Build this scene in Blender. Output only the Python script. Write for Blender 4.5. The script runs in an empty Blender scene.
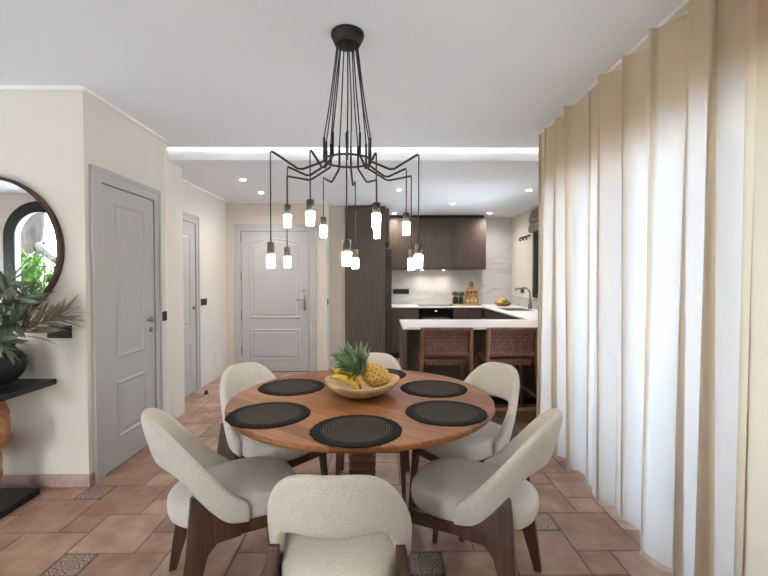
import bpy, bmesh, math, random
from mathutils import Vector, Matrix, Euler
random.seed(7)
PI = math.pi
SC = bpy.context.scene
COL = SC.collection

# ------------------------------------------------------------------ camera
H = 1.38
F = 418.0
PITCH = math.atan(9.5 / F)
YAW = math.atan(3.0 / F)
cd = bpy.data.cameras.new('camera')
cam = bpy.data.objects.new('camera', cd)
COL.objects.link(cam)
cam.location = (0, 0, H)
cam.rotation_euler = (PI / 2 - PITCH, 0, -YAW)
cd.sensor_width = 36
cd.lens = F / 768 * 36
cd.clip_start = 0.02
SC.camera = cam
ROT = Euler((PI / 2 - PITCH, 0, -YAW)).to_matrix()

def ray(px, py):
    return ROT @ Vector(((px - 384) / F, (288 - py) / F, -1.0))
def G(px, py, z):            # photo point known to lie at height z -> (X, Y)
    d = ray(px, py); t = (z - H) / d.z
    return d.x * t, d.y * t
def W(px, py, y):            # photo point known to lie at depth y -> (X, Z)
    d = ray(px, py); t = y / d.y
    return d.x * t, H + d.z * t

# ------------------------------------------------------------------ materials
def new_mat(name):
    m = bpy.data.materials.new(name); m.use_nodes = True
    nt = m.node_tree
    b = nt.nodes['Principled BSDF']
    return m, nt, b
def rgb(h):
    h = h.lstrip('#')
    def lin(c):
        c /= 255
        return c / 12.92 if c <= .04045 else ((c + .055) / 1.055) ** 2.4
    return tuple(lin(int(h[i:i + 2], 16)) for i in (0, 2, 4)) + (1,)
def mat(name, col, rough=.5, metal=0, var=0.08, vscale=6, bump=0, bscale=60, spec=.5, stretch=None, detail=3):
    m, nt, b = new_mat(name)
    c = rgb(col) if isinstance(col, str) else col
    N = nt.nodes.new; L = nt.links.new
    tc = N('ShaderNodeTexCoord')
    mp = N('ShaderNodeMapping'); L(tc.outputs['Object'], mp.inputs['Vector'])
    if stretch: mp.inputs['Scale'].default_value = stretch
    nz = N('ShaderNodeTexNoise'); nz.inputs['Scale'].default_value = vscale; nz.inputs['Detail'].default_value = detail
    L(mp.outputs['Vector'], nz.inputs['Vector'])
    rp = N('ShaderNodeValToRGB')
    rp.color_ramp.elements[0].position = .3; rp.color_ramp.elements[1].position = .7
    rp.color_ramp.elements[0].color = tuple(v * (1 - var) for v in c[:3]) + (1,)
    rp.color_ramp.elements[1].color = tuple(min(1, v * (1 + var)) for v in c[:3]) + (1,)
    L(nz.outputs['Fac'], rp.inputs['Fac']); L(rp.outputs['Color'], b.inputs['Base Color'])
    b.inputs['Roughness'].default_value = rough; b.inputs['Metallic'].default_value = metal
    b.inputs['Specular IOR Level'].default_value = spec
    if bump:
        n2 = N('ShaderNodeTexNoise'); n2.inputs['Scale'].default_value = bscale; n2.inputs['Detail'].default_value = 2
        L(mp.outputs['Vector'], n2.inputs['Vector'])
        bp = N('ShaderNodeBump'); bp.inputs['Strength'].default_value = bump; bp.inputs['Distance'].default_value = .004
        L(n2.outputs['Fac'], bp.inputs['Height']); L(bp.outputs['Normal'], b.inputs['Normal'])
    return m
def emit(name, col, s):
    m, nt, b = new_mat(name)
    b.inputs['Base Color'].default_value = rgb(col)
    b.inputs['Emission Color'].default_value = rgb(col); b.inputs['Emission Strength'].default_value = s
    return m
def wood(name, c1, c2, rough=.45, axis=(1, 12, 12), scale=3.0, bump=.1):
    m, nt, b = new_mat(name)
    N = nt.nodes.new; L = nt.links.new
    tc = N('ShaderNodeTexCoord'); mp = N('ShaderNodeMapping')
    mp.inputs['Scale'].default_value = axis
    L(tc.outputs['Object'], mp.inputs['Vector'])
    nz = N('ShaderNodeTexNoise'); nz.inputs['Scale'].default_value = scale; nz.inputs['Detail'].default_value = 6
    nz.inputs['Distortion'].default_value = .6
    L(mp.outputs['Vector'], nz.inputs['Vector'])
    rp = N('ShaderNodeValToRGB'); rp.color_ramp.elements[0].position = .3; rp.color_ramp.elements[1].position = .7
    rp.color_ramp.elements[0].color = rgb(c1); rp.color_ramp.elements[1].color = rgb(c2)
    L(nz.outputs['Fac'], rp.inputs['Fac']); L(rp.outputs['Color'], b.inputs['Base Color'])
    b.inputs['Roughness'].default_value = rough
    if bump:
        bp = N('ShaderNodeBump'); bp.inputs['Strength'].default_value = bump; bp.inputs['Distance'].default_value = .003
        L(nz.outputs['Fac'], bp.inputs['Height']); L(bp.outputs['Normal'], b.inputs['Normal'])
    return m

M = {}
M['wall'] = mat('wall_cream_plaster', '#d8cfc4', .85, var=.025, vscale=1.5, bump=.05, bscale=90)
M['cornice'] = mat('cornice_white', '#ece9e4', .7, var=.02)
M['ceiling'] = mat('ceiling_white_paint', '#e6eaef', .9, var=.012, vscale=1.2)
M['door'] = mat('door_grey_paint', '#b3b0ae', .5, var=.025, vscale=2)
M['door2'] = mat('door_grey_entrance_paint', '#bebcbd', .5, var=.025, vscale=2)
M['gap'] = mat('door_gap_shadow', '#3a3633', .8)
M['brass'] = mat('brushed_brass', '#a3957c', .35, 1, var=.05)
M['nickel'] = mat('brushed_nickel', '#8d8578', .35, 1, var=.05)
M['blackplate'] = mat('black_plate', '#080808', .4, var=.1)
M['bronzeplate'] = mat('bronze_plate', '#171312', .45, var=.1)
M['fabric'] = mat('boucle_fabric_cream', '#c8c0b5', .95, var=.14, vscale=220, bump=.35, bscale=320, spec=.15, detail=2)
M['legwood'] = wood('dark_walnut_legs', '#38241a', '#5a3d2b', .42, (12, 12, 1), 3)
M['wenge'] = wood('dark_wenge_veneer', '#41342b', '#594a3f', .5, (14, 14, .6), 4, bump=.04)
M['wenge_side'] = wood('dark_wenge_panel', '#392d26', '#4e3f36', .5, (14, 14, .6), 4, bump=.04)
M['stoolwood'] = wood('teak_stool_wood', '#5b3a22', '#855a38', .45, (10, 10, 1), 4)
M['leather'] = mat('woven_brown_leather', '#6d4637', .42, var=.25, vscale=45, bump=.2, bscale=150)
M['stone'] = mat('white_quartz_worktop', '#e6e2dd', .3, var=.015)
M['black'] = mat('matte_black', '#0c0b0b', .55, var=.1)
M['metalblack'] = mat('matte_black_metal', '#221f1c', .5, .3, var=.1)
M['socket'] = mat('bronze_grey_socket', '#48433c', .5, .3, var=.1)
M['cord'] = mat('dark_cord', '#26221f', .6, var=.1)
M['vase'] = mat('matte_black_ceramic', '#0c0d0f', .6, var=.15, vscale=15, bump=.15, bscale=40)
M['blackwood'] = wood('black_stained_wood', '#090909', '#121111', .45, (1, 12, 12), 4)
M['steel'] = mat('dark_fridge_steel', '#3b3632', .38, .6, var=.08)
M['tap'] = mat('gunmetal_tap', '#8d867e', .3, .9, var=.05)
M['ovenglass'] = mat('oven_black_glass', '#0c0b0b', .12, var=.05)
M['mirror'] = mat('mirror_silver', '#f2f2f2', .0, 1, var=0)
M['walnutframe'] = wood('mirror_frame_wood', '#2b1b13', '#4a3122', .5, (3, 3, 3), 8)
M['skirting'] = mat('terracotta_skirting', '#b0948a', .6, var=.2, vscale=14, bump=.1)
M['grout'] = mat('floor_grout', '#6f6459', .9, var=.1, vscale=20)
M['teak'] = wood('pale_teak_bowl', '#a9855b', '#d0af83', .55, (3, 8, 8), 4)
M['rootwood'] = wood('teak_root', '#6b3f1f', '#b98350', .5, (4, 4, 2), 3, bump=.4)
M['crate'] = wood('light_wood', '#94795a', '#b59a76', .55, (2, 10, 10), 4)
M['rope'] = wood('turned_brown_wood', '#4f3220', '#7a5437', .5, (2, 2, 8), 5)
M['banana'] = mat('banana_yellow', '#d6b23c', .5, var=.12, vscale=25)
M['stemgreen'] = mat('banana_stem', '#7c7a30', .6)
M['pineleaf'] = mat('pineapple_leaf', '#76906a', .5, var=.35, vscale=14)
M['eucalypt'] = mat('grey_green_leaf', '#626d58', .6, var=.3, vscale=14)
M['dryleaf'] = mat('dried_beige_leaf', '#998c73', .7, var=.25, vscale=14)
M['herb'] = mat('herb_leaf', '#5f7a45', .6, var=.3, vscale=30)
M['lemon'] = mat('lemon_yellow', '#e0bb35', .5, var=.08, vscale=20)
M['lime'] = mat('lime_green', '#4d6a1e', .5, var=.15, vscale=20)
M['orange'] = mat('orange_fruit', '#d98a2a', .5, var=.1, vscale=20)
M['wicker'] = mat('wicker_basket', '#8f6a48', .7, var=.3, vscale=80)
M['bottle'] = mat('dark_bottle_glass', '#1c150f', .15, var=.1)
M['label'] = mat('bottle_label', '#e6d5ac', .6)
M['blind'] = mat('grey_roman_blind', '#8b8580', .9, var=.1, vscale=40)
M['blackframe'] = mat('black_window_frame', '#0b0b0c', .4, var=.1)
M['whiteframe'] = mat('white_window_frame', '#dedbd6', .45, var=.02)
M['paleplate'] = mat('pale_wall_plate', '#ddd0be', .6, var=.02)
M['bark'] = wood('garden_bark', '#231d18', '#453c34', .9, (6, 6, 1), 4, bump=.5)
M['garden'] = mat('garden_leaf', '#47701f', .6, var=.5, vscale=9)
M['garden2'] = mat('garden_leaf_dark', '#274a1c', .6, var=.5, vscale=9)
M['terrace'] = mat('outdoor_pale_paving', '#dcdde0', .9, var=.05)
M['ash'] = mat('lamp_rim_white', '#f0efec', .5, var=.01)

# chandelier bulbs / light sources
M['bulb'] = emit('warm_bulb_glow', '#fff1e0', 12)
M['led'] = emit('led_strip_glow', '#fff4e2', 6)
M['downlight'] = emit('downlight_glow', '#fff3e2', 14)
M['bottle_oil'] = mat('amber_oil', '#c08a3a', .2, var=.1)  # plain amber colour of the bottled oil, not emissive

# clear socket sleeve : smoky glass
def glass_mat(name, tint, refl=.12, transp=.9):
    m, nt, b = new_mat(name)
    N = nt.nodes.new; L = nt.links.new
    tr = N('ShaderNodeBsdfTransparent'); tr.inputs['Color'].default_value = rgb(tint)
    gl = N('ShaderNodeBsdfGlossy'); gl.inputs['Roughness'].default_value = .02
    fr = N('ShaderNodeFresnel'); fr.inputs['IOR'].default_value = 1.45
    mx = N('ShaderNodeMixShader')
    L(fr.outputs['Fac'], mx.inputs['Fac']); L(tr.outputs['BSDF'], mx.inputs[1]); L(gl.outputs['BSDF'], mx.inputs[2])
    L(mx.outputs['Shader'], nt.nodes['Material Output'].inputs['Surface'])
    return m
M['glass'] = glass_mat('window_glass', '#f4f8f6')
M['smoke'] = glass_mat('smoky_sleeve_glass', '#8c7a63')

# curtain : translucent linen
def curtain_mat(name, col, tcol, transp):
    m, nt, b = new_mat(name)
    N = nt.nodes.new; L = nt.links.new
    tc = N('ShaderNodeTexCoord'); mp = N('ShaderNodeMapping'); mp.inputs['Scale'].default_value = (60, 60, 900)
    L(tc.outputs['Object'], mp.inputs['Vector'])
    nz = N('ShaderNodeTexNoise'); nz.inputs['Scale'].default_value = 1; nz.inputs['Detail'].default_value = 2
    L(mp.outputs['Vector'], nz.inputs['Vector'])
    rp = N('ShaderNodeValToRGB'); c = rgb(col)
    rp.color_ramp.elements[0].color = tuple(v * .88 for v in c[:3]) + (1,); rp.color_ramp.elements[1].color = c
    L(nz.outputs['Fac'], rp.inputs['Fac'])
    df = N('ShaderNodeBsdfDiffuse'); L(rp.outputs['Color'], df.inputs['Color'])
    tl = N('ShaderNodeBsdfTranslucent'); tl.inputs['Color'].default_value = rgb(tcol)
    tr = N('ShaderNodeBsdfTransparent')
    m1 = N('ShaderNodeMixShader'); m1.inputs['Fac'].default_value = .20
    L(df.outputs['BSDF'], m1.inputs[1]); L(tl.outputs['BSDF'], m1.inputs[2])
    m2 = N('ShaderNodeMixShader'); m2.inputs['Fac'].default_value = transp
    L(m1.outputs['Shader'], m2.inputs[1]); L(tr.outputs['BSDF'], m2.inputs[2])
    L(m2.outputs['Shader'], nt.nodes['Material Output'].inputs['Surface'])
    return m
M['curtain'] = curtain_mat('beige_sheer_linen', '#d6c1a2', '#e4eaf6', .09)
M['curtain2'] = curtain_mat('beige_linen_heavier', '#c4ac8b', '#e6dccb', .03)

# terracotta tile with per-tile tone
def tile_mat():
    m, nt, b = new_mat('terracotta_floor_tile')
    N = nt.nodes.new; L = nt.links.new
    tc = N('ShaderNodeTexCoord'); geo = N('ShaderNodeNewGeometry')
    nz = N('ShaderNodeTexNoise'); nz.inputs['Scale'].default_value = 5; nz.inputs['Detail'].default_value = 6; nz.inputs['Roughness'].default_value = .6
    L(tc.outputs['Object'], nz.inputs['Vector'])
    rp = N('ShaderNodeValToRGB')
    rp.color_ramp.elements[0].position = .28; rp.color_ramp.elements[1].position = .72
    rp.color_ramp.elements[0].color = rgb('#8a6553'); rp.color_ramp.elements[1].color = rgb('#ba9c88')
    e = rp.color_ramp.elements.new(.5); e.color = rgb('#a17e6b')
    ad = N('ShaderNodeMath'); ad.operation = 'MULTIPLY_ADD'; ad.inputs[1].default_value = .22; ad.inputs[2].default_value = -.11
    L(geo.outputs['Random Per Island'], ad.inputs[0])
    s = N('ShaderNodeMath'); L(nz.outputs['Fac'], s.inputs[0]); L(ad.outputs[0], s.inputs[1])
    L(s.outputs[0], rp.inputs['Fac']); L(rp.outputs['Color'], b.inputs['Base Color'])
    b.inputs['Roughness'].default_value = .42
    n2 = N('ShaderNodeTexNoise'); n2.inputs['Scale'].default_value = 25; n2.inputs['Detail'].default_value = 4
    L(tc.outputs['Object'], n2.inputs['Vector'])
    bp = N('ShaderNodeBump'); bp.inputs['Strength'].default_value = .12; bp.inputs['Distance'].default_value = .004
    L(n2.outputs['Fac'], bp.inputs['Height']); L(bp.outputs['Normal'], b.inputs['Normal'])
    return m
M['tile'] = tile_mat()
def decor_mat():
    m, nt, b = new_mat('patterned_inset_tile')
    N = nt.nodes.new; L = nt.links.new
    uv = N('ShaderNodeUVMap'); uv.uv_map = 'tile'
    sep = N('ShaderNodeSeparateXYZ'); L(uv.outputs['UV'], sep.inputs[0])
    def math_(op, a, b_=None):
        n = N('ShaderNodeMath'); n.operation = op
        for i, v in enumerate((a, b_)):
            if v is None: continue
            if isinstance(v, (int, float)): n.inputs[i].default_value = v
            else: L(v, n.inputs[i])
        return n.outputs[0]
    x = math_('SUBTRACT', sep.outputs['X'], .5); y = math_('SUBTRACT', sep.outputs['Y'], .5)
    ax = math_('ABSOLUTE', x); ay = math_('ABSOLUTE', y)
    r = math_('SQRT', math_('ADD', math_('MULTIPLY', x, x), math_('MULTIPLY', y, y)))
    th = math_('ARCTAN2', y, x)
    pet = math_('MULTIPLY', math_('COSINE', math_('MULTIPLY', th, 8.0)), .05)
    w1 = math_('SINE', math_('MULTIPLY', math_('ADD', r, pet), 46.0))
    mx = math_('MAXIMUM', ax, ay)
    edge = math_('GREATER_THAN', mx, .43)
    line = math_('GREATER_THAN', w1, .25)
    cor = math_('SINE', math_('MULTIPLY', math_('ADD', ax, ay), 50.0))
    cl = math_('GREATER_THAN', cor, .45)
    far = math_('GREATER_THAN', r, .4)
    pat = math_('MAXIMUM', math_('MULTIPLY', line, math_('SUBTRACT', 1.0, far)), math_('MULTIPLY', far, cl))
    pat = math_('MAXIMUM', pat, edge)
    mix = N('ShaderNodeMix'); mix.data_type = 'RGBA'
    mix.inputs['A'].default_value = rgb('#a3897a'); mix.inputs['B'].default_value = rgb('#4e4845')
    L(pat, mix.inputs['Factor']); L(mix.outputs['Result'], b.inputs['Base Color'])
    b.inputs['Roughness'].default_value = .4
    return m
M['decor'] = decor_mat()

# table top: staves of walnut/teak
def table_mat():
    m, nt, b = new_mat('table_top_wood')
    N = nt.nodes.new; L = nt.links.new
    tc = N('ShaderNodeTexCoord')
    rot = N('ShaderNodeMapping'); rot.inputs['Rotation'].default_value = (0, 0, math.radians(38))
    L(tc.outputs['Object'], rot.inputs['Vector'])
    br = N('ShaderNodeTexBrick')
    br.inputs['Scale'].default_value = 1; br.inputs['Mortar Size'].default_value = .0008
    br.inputs['Brick Width'].default_value = .62; br.inputs['Row Height'].default_value = .085
    br.inputs['Color1'].default_value = rgb('#7d4d2a'); br.inputs['Color2'].default_value = rgb('#a87040'); br.inputs['Mortar'].default_value = rgb('#6d4526')
    L(rot.outputs['Vector'], br.inputs['Vector'])
    mp = N('ShaderNodeMapping'); mp.inputs['Scale'].default_value = (1.5, 22, 22); L(rot.outputs['Vector'], mp.inputs['Vector'])
    nz = N('ShaderNodeTexNoise'); nz.inputs['Scale'].default_value = 3; nz.inputs['Detail'].default_value = 6; nz.inputs['Distortion'].default_value = .5
    L(mp.outputs['Vector'], nz.inputs['Vector'])
    rp = N('ShaderNodeValToRGB'); rp.color_ramp.elements[0].position = .3; rp.color_ramp.elements[1].position = .7
    rp.color_ramp.elements[0].color = (.62, .58, .55, 1); rp.color_ramp.elements[1].color = (1.05, 1.05, 1.05, 1)
    L(nz.outputs['Fac'], rp.inputs['Fac'])
    mx = N('ShaderNodeMix'); mx.data_type = 'RGBA'; mx.blend_type = 'MULTIPLY'; mx.inputs['Factor'].default_value = 1
    L(br.outputs['Color'], mx.inputs['A']); L(rp.outputs['Color'], mx.inputs['B'])
    L(mx.outputs['Result'], b.inputs['Base Color'])
    b.inputs['Roughness'].default_value = .42; b.inputs['Specular IOR Level'].default_value = .3
    return m
M['table'] = table_mat()

# placemat: concentric woven rings
def mat_mat():
    m, nt, b = new_mat('woven_black_placemat')
    N = nt.nodes.new; L = nt.links.new
    tc = N('ShaderNodeTexCoord'); sep = N('ShaderNodeSeparateXYZ'); L(tc.outputs['Object'], sep.inputs[0])
    def math_(op, a, b_=None):
        n = N('ShaderNodeMath'); n.operation = op
        for i, v in enumerate((a, b_)):
            if v is None: continue
            if isinstance(v, (int, float)): n.inputs[i].default_value = v
            else: L(v, n.inputs[i])
        return n.outputs[0]
    x, y = sep.outputs['X'], sep.outputs['Y']
    r = math_('SQRT', math_('ADD', math_('MULTIPLY', x, x), math_('MULTIPLY', y, y)))
    th = math_('ARCTAN2', y, x)
    rings = math_('SINE', math_('MULTIPLY', r, 560.0))
    dots = math_('SINE', math_('MULTIPLY', th, 90.0))
    inner = math_('LESS_THAN', r, .148)
    pat = math_('MULTIPLY', math_('ADD', rings, math_('MULTIPLY', dots, .6)), .5)
    fac = math_('MULTIPLY', math_('MAXIMUM', pat, 0.0), math_('ADD', math_('MULTIPLY', inner, .75), .15))
    mix = N('ShaderNodeMix'); mix.data_type = 'RGBA'
    mix.inputs['A'].default_value = rgb('#0b0a0a'); mix.inputs['B'].default_value = rgb('#968b80')
    L(fac, mix.inputs['Factor']); L(mix.outputs['Result'], b.inputs['Base Color'])
    b.inputs['Roughness'].default_value = .8; b.inputs['Specular IOR Level'].default_value = .15
    bp = N('ShaderNodeBump'); bp.inputs['Strength'].default_value = .5; bp.inputs['Distance'].default_value = .003
    L(pat, bp.inputs['Height']); L(bp.outputs['Normal'], b.inputs['Normal'])
    return m
M['placemat'] = mat_mat()

# marble splashback
def marble_mat():
    m, nt, b = new_mat('white_marble_splashback')
    N = nt.nodes.new; L = nt.links.new
    tc = N('ShaderNodeTexCoord')
    mp = N('ShaderNodeMapping'); mp.inputs['Rotation'].default_value = (0, math.radians(-22), 0); mp.inputs['Scale'].default_value = (.5, 1, 1.6)
    L(tc.outputs['Object'], mp.inputs['Vector'])
    nz = N('ShaderNodeTexNoise'); nz.inputs['Scale'].default_value = 1.6; nz.inputs['Detail'].default_value = 5; nz.inputs['Distortion'].default_value = .8
    L(mp.outputs['Vector'], nz.inputs['Vector'])
    rp = N('ShaderNodeValToRGB'); cr = rp.color_ramp
    cr.elements[0].position = .47; cr.elements[0].color = rgb('#c6c2c0'); cr.elements[1].position = .53; cr.elements[1].color = rgb('#c4c0be')
    e = cr.elements.new(.5); e.color = rgb('#b5b0ad')
    L(nz.outputs['Fac'], rp.inputs['Fac']); L(rp.outputs['Color'], b.inputs['Base Color'])
    b.inputs['Roughness'].default_value = .25
    return m
M['marble'] = marble_mat()

def pine_mat():
    m, nt, b = new_mat('pineapple_skin')
    at = nt.nodes.new('ShaderNodeAttribute'); at.attribute_name = 'eye'
    rp = nt.nodes.new('ShaderNodeValToRGB'); cr = rp.color_ramp
    cr.elements[0].color = rgb('#6f6a2c'); cr.elements[1].color = rgb('#a8702a'); cr.elements[1].position = 1
    e = cr.elements.new(.35); e.color = rgb('#c79a3d'); e = cr.elements.new(.7); e.color = rgb('#e0b860')
    nt.links.new(at.outputs['Fac'], rp.inputs['Fac']); nt.links.new(rp.outputs['Color'], b.inputs['Base Color'])
    b.inputs['Roughness'].default_value = .6
    return m
M['pine'] = pine_mat()

# ------------------------------------------------------------------ mesh builder
class MB:
    def __init__(s): s.v = []; s.f = []; s.mi = []; s.sm = []
    def add(s, vs, fs, mi=0, smooth=False):
        o = len(s.v); s.v += [tuple(p) for p in vs]
        for f in fs: s.f.append(tuple(i + o for i in f)); s.mi.append(mi); s.sm.append(smooth)
    def box(s, x0, x1, y0, y1, z0, z1, mi=0):
        s.add([(x0, y0, z0), (x1, y0, z0), (x1, y1, z0), (x0, y1, z0), (x0, y0, z1), (x1, y0, z1), (x1, y1, z1), (x0, y1, z1)],
              [(0, 3, 2, 1), (4, 5, 6, 7), (0, 1, 5, 4), (1, 2, 6, 5), (2, 3, 7, 6), (3, 0, 4, 7)], mi)
        return s
    def beam(s, a, b, wa, wb, ta=None, tb=None, up=(0, 1, 0)):      # rectangular tapered bar
        a, b = Vector(a), Vector(b); ta = ta or wa; tb = tb or wb
        d = (b - a).normalized(); u = Vector(up); r = d.cross(u)
        if r.length < 1e-4: r = d.cross(Vector((1, 0, 0)))
        r.normalize(); q = r.cross(d).normalized()
        vs = []
        for p, w, t in ((a, wa, ta), (b, wb, tb)):
            for sx, sy in ((-1, -1), (1, -1), (1, 1), (-1, 1)): vs.append(p + r * sx * w / 2 + q * sy * t / 2)
        s.add(vs, [(3, 2, 1, 0), (4, 5, 6, 7), (0, 1, 5, 4), (1, 2, 6, 5), (2, 3, 7, 6), (3, 0, 4, 7)])
        return s
    def tube(s, pts, rad, n=8, cap=True):
        pts = [Vector(p) for p in pts]; k = len(pts)
        rads = rad if isinstance(rad, (list, tuple)) else [rad] * k
        rings = []; ref = None
        for i, p in enumerate(pts):
            d = (pts[min(i + 1, k - 1)] - pts[max(i - 1, 0)])
            if d.length < 1e-9: d = Vector((0, 0, 1))
            d.normalize()
            if ref is None:
                ref = d.orthogonal().normalized()
            ref = (ref - d * ref.dot(d))
            ref = ref.normalized() if ref.length > 1e-6 else d.orthogonal().normalized()
            q = d.cross(ref)
            rings.append([p + (ref * math.cos(2 * PI * j / n) + q * math.sin(2 * PI * j / n)) * rads[i] for j in range(n)])
        vs = [v for r in rings for v in r]
        fs = [(i * n + j, i * n + (j + 1) % n, (i + 1) * n + (j + 1) % n, (i + 1) * n + j) for i in range(k - 1) for j in range(n)]
        if cap: fs += [tuple(range(n - 1, -1, -1)), tuple(range((k - 1) * n, k * n))]
        s.add(vs, fs, 0, True)
        return s
    def lathe(s, prof, n=32, c=(0, 0, 0), sx=1, sy=1, wob=None):
        k = len(prof); vs = []
        for i, (r, z) in enumerate(prof):
            for j in range(n):
                a = 2 * PI * j / n
                w = wob(a, i) if wob else 1
                vs.append((c[0] + r * w * sx * math.cos(a), c[1] + r * w * sy * math.sin(a), c[2] + z))
        fs = [(i * n + j, i * n + (j + 1) % n, (i + 1) * n + (j + 1) % n, (i + 1) * n + j) for i in range(k - 1) for j in range(n)]
        if prof[0][0] > 1e-6: fs.append(tuple(range(n - 1, -1, -1)))
        if prof[-1][0] > 1e-6: fs.append(tuple(range((k - 1) * n, k * n)))
        s.add(vs, fs, 0, True)
        return s
    def prism(s, poly, axis, a, b):       # poly in the two other axes, extruded from a to b along axis
        n = len(poly); vs = []
        for t in (a, b):
            for p, q in poly:
                vs.append({'x': (t, p, q), 'y': (p, t, q), 'z': (p, q, t)}[axis])
        fs = [tuple(range(n - 1, -1, -1)), tuple(range(n, 2 * n))] + [(i, (i + 1) % n, n + (i + 1) % n, n + i) for i in range(n)]
        s.add(vs, fs)
        return s
    def loops(s, loops_, close=True, cap=False, smooth=True):
        n = len(loops_[0]); vs = [v for l in loops_ for v in l]; k = len(loops_)
        m = n if close else n - 1
        fs = [(i * n + j, i * n + (j + 1) % n, (i + 1) * n + (j + 1) % n, (i + 1) * n + j) for i in range(k - 1) for j in range(m)]
        if cap: fs += [tuple(range(n - 1, -1, -1)), tuple(range((k - 1) * n, k * n))]
        s.add(vs, fs, 0, smooth)
        return s
    def build(s, name, m, parent=None, loc=None, bevel=0, sub=0, smooth=None, segs=2, fix=True):
        me = bpy.data.meshes.new(name)
        me.from_pydata(s.v, [], s.f)
        for mm in (m if isinstance(m, (list, tuple)) else [m]): me.materials.append(mm)
        for p, i, sm in zip(me.polygons, s.mi, s.sm):
            p.material_index = i; p.use_smooth = sm if smooth is None else smooth
        if fix:
            bm = bmesh.new(); bm.from_mesh(me)
            bmesh.ops.remove_doubles(bm, verts=bm.verts, dist=1e-6)
            bmesh.ops.recalc_face_normals(bm, faces=bm.faces)
            bm.to_mesh(me); bm.free()
        o = bpy.data.objects.new(name, me); COL.objects.link(o)
        if parent: o.parent = parent
        if loc: o.location = loc
        if bevel:
            bv = o.modifiers.new('bevel', 'BEVEL'); bv.width = bevel; bv.segments = segs; bv.limit_method = 'ANGLE'
        if sub:
            sb = o.modifiers.new('subsurf', 'SUBSURF'); sb.levels = sub; sb.render_levels = sub
        return o
def tag(o, label, cat, group=None, kind=None):
    o['label'] = label; o['category'] = cat
    if group: o['group'] = group
    if kind: o['kind'] = kind
    return o
def thing(name, label, cat, loc=(0, 0, 0), rz=0, group=None):
    o = bpy.data.objects.new(name, None); COL.objects.link(o); o.empty_display_size = .1
    o.location = loc; o.rotation_euler = (0, 0, rz)
    return tag(o, label, cat, group)
def struct(o): o['kind'] = 'structure'; return o
def sempty(name, loc, rz=0):
    o = bpy.data.objects.new(name, None); COL.objects.link(o); o.location = loc; o.rotation_euler = (0, 0, rz)
    o['kind'] = 'structure'; return o
KIDS = {}
def dup(root, loc, rz, label, group=None):
    r = root.copy(); COL.objects.link(r); r.location = loc; r.rotation_euler = (0, 0, rz); r['label'] = label
    if group: r['group'] = group
    for ch in list(root.children):
        c = ch.copy(); COL.objects.link(c); c.parent = r
        for g in list(ch.children):
            d = g.copy(); COL.objects.link(d); d.parent = c
    return r

# ------------------------------------------------------------------ setting
XS = -1.935          # side wall with the near grey door
YM = 2.755          # wall with the mirror
ZC, ZL = 2.62, 2.51 # dining ceiling, lowered hall/kitchen ceiling
YE, YB = 3.992, 4.03  # dining ceiling edge, bulkhead face
XH, YD = -2.27, 6.17  # hall wall, entrance-door wall
YK, XK = 7.77, 2.43   # kitchen back wall, kitchen right wall
XL, YR = -6.3, -.65   # room behind / left of the photographer
XW = 1.53             # glazed dining wall behind the curtain
T = .15

# floor : hopscotch terracotta
u = .1715
x0, y0 = G(110, 514.5, 0)[0], G(110, 553, 0)[1]
print('tile origin', x0, y0, G(143, 514.5, 0), G(79, 497.6, 0))
decor_px = [(91, 491), (86, 566), (546, 525), (432, 566), (216, 432), (250, 545), (640, 470)]
decor_pts = [G(a, b, 0) for a, b in decor_px]
mb = MB(); uvs = []
mb.box(XL - .2, XK + .2, YR - .2, YK + .2, -.12, -.004, 1)
def tile(x, y, s, mi):
    g = .0038; c = .004
    a, b, d, e = x + g, x + s - g, y + g, y + s - g
    mb.add([(a, d, -.006), (b, d, -.006), (b, e, -.006), (a, e, -.006),
            (a, d, -.0015), (b, d, -.0015), (b, e, -.0015), (a, e, -.0015),
            (a + c, d + c, 0), (b - c, d + c, 0), (b - c, e - c, 0), (a + c, e - c, 0)],
           [(8, 9, 10, 11), (4, 5, 9, 8), (5, 6, 10, 9), (6, 7, 11, 10), (7, 4, 8, 11), (0, 1, 5, 4), (1, 2, 6, 5), (2, 3, 7, 6), (3, 0, 4, 7)], mi)
    uvs.append((len(mb.f) - 9, x, y, s))
for n in range(-40, 41):
    for m_ in range(-40, 41):
        bx, by = x0 + (-n + 2 * m_) * u, y0 + (2 * n + m_) * u
        if XL - .3 < bx < XK + .1 and YR - .3 < by < YK + .1:
            tile(bx, by, 2 * u, 0)
            sx_, sy_ = bx - u, by + u
            dec = any(sx_ < p[0] < sx_ + u and sy_ < p[1] < sy_ + u for p in decor_pts)
            tile(sx_, sy_, u, 2 if dec else 0)
fl = mb.build('floor', [M['tile'], M['grout'], M['decor']], fix=False); struct(fl)
uvl = fl.data.uv_layers.new(name='tile')
for fi, x, y, s in uvs:
    p = fl.data.polygons[fi]
    for li in p.loop_indices:
        v = fl.data.vertices[fl.data.loops[li].vertex_index].co
        uvl.data[li].uv = ((v.x - x) / s, (v.y - y) / s)

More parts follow.
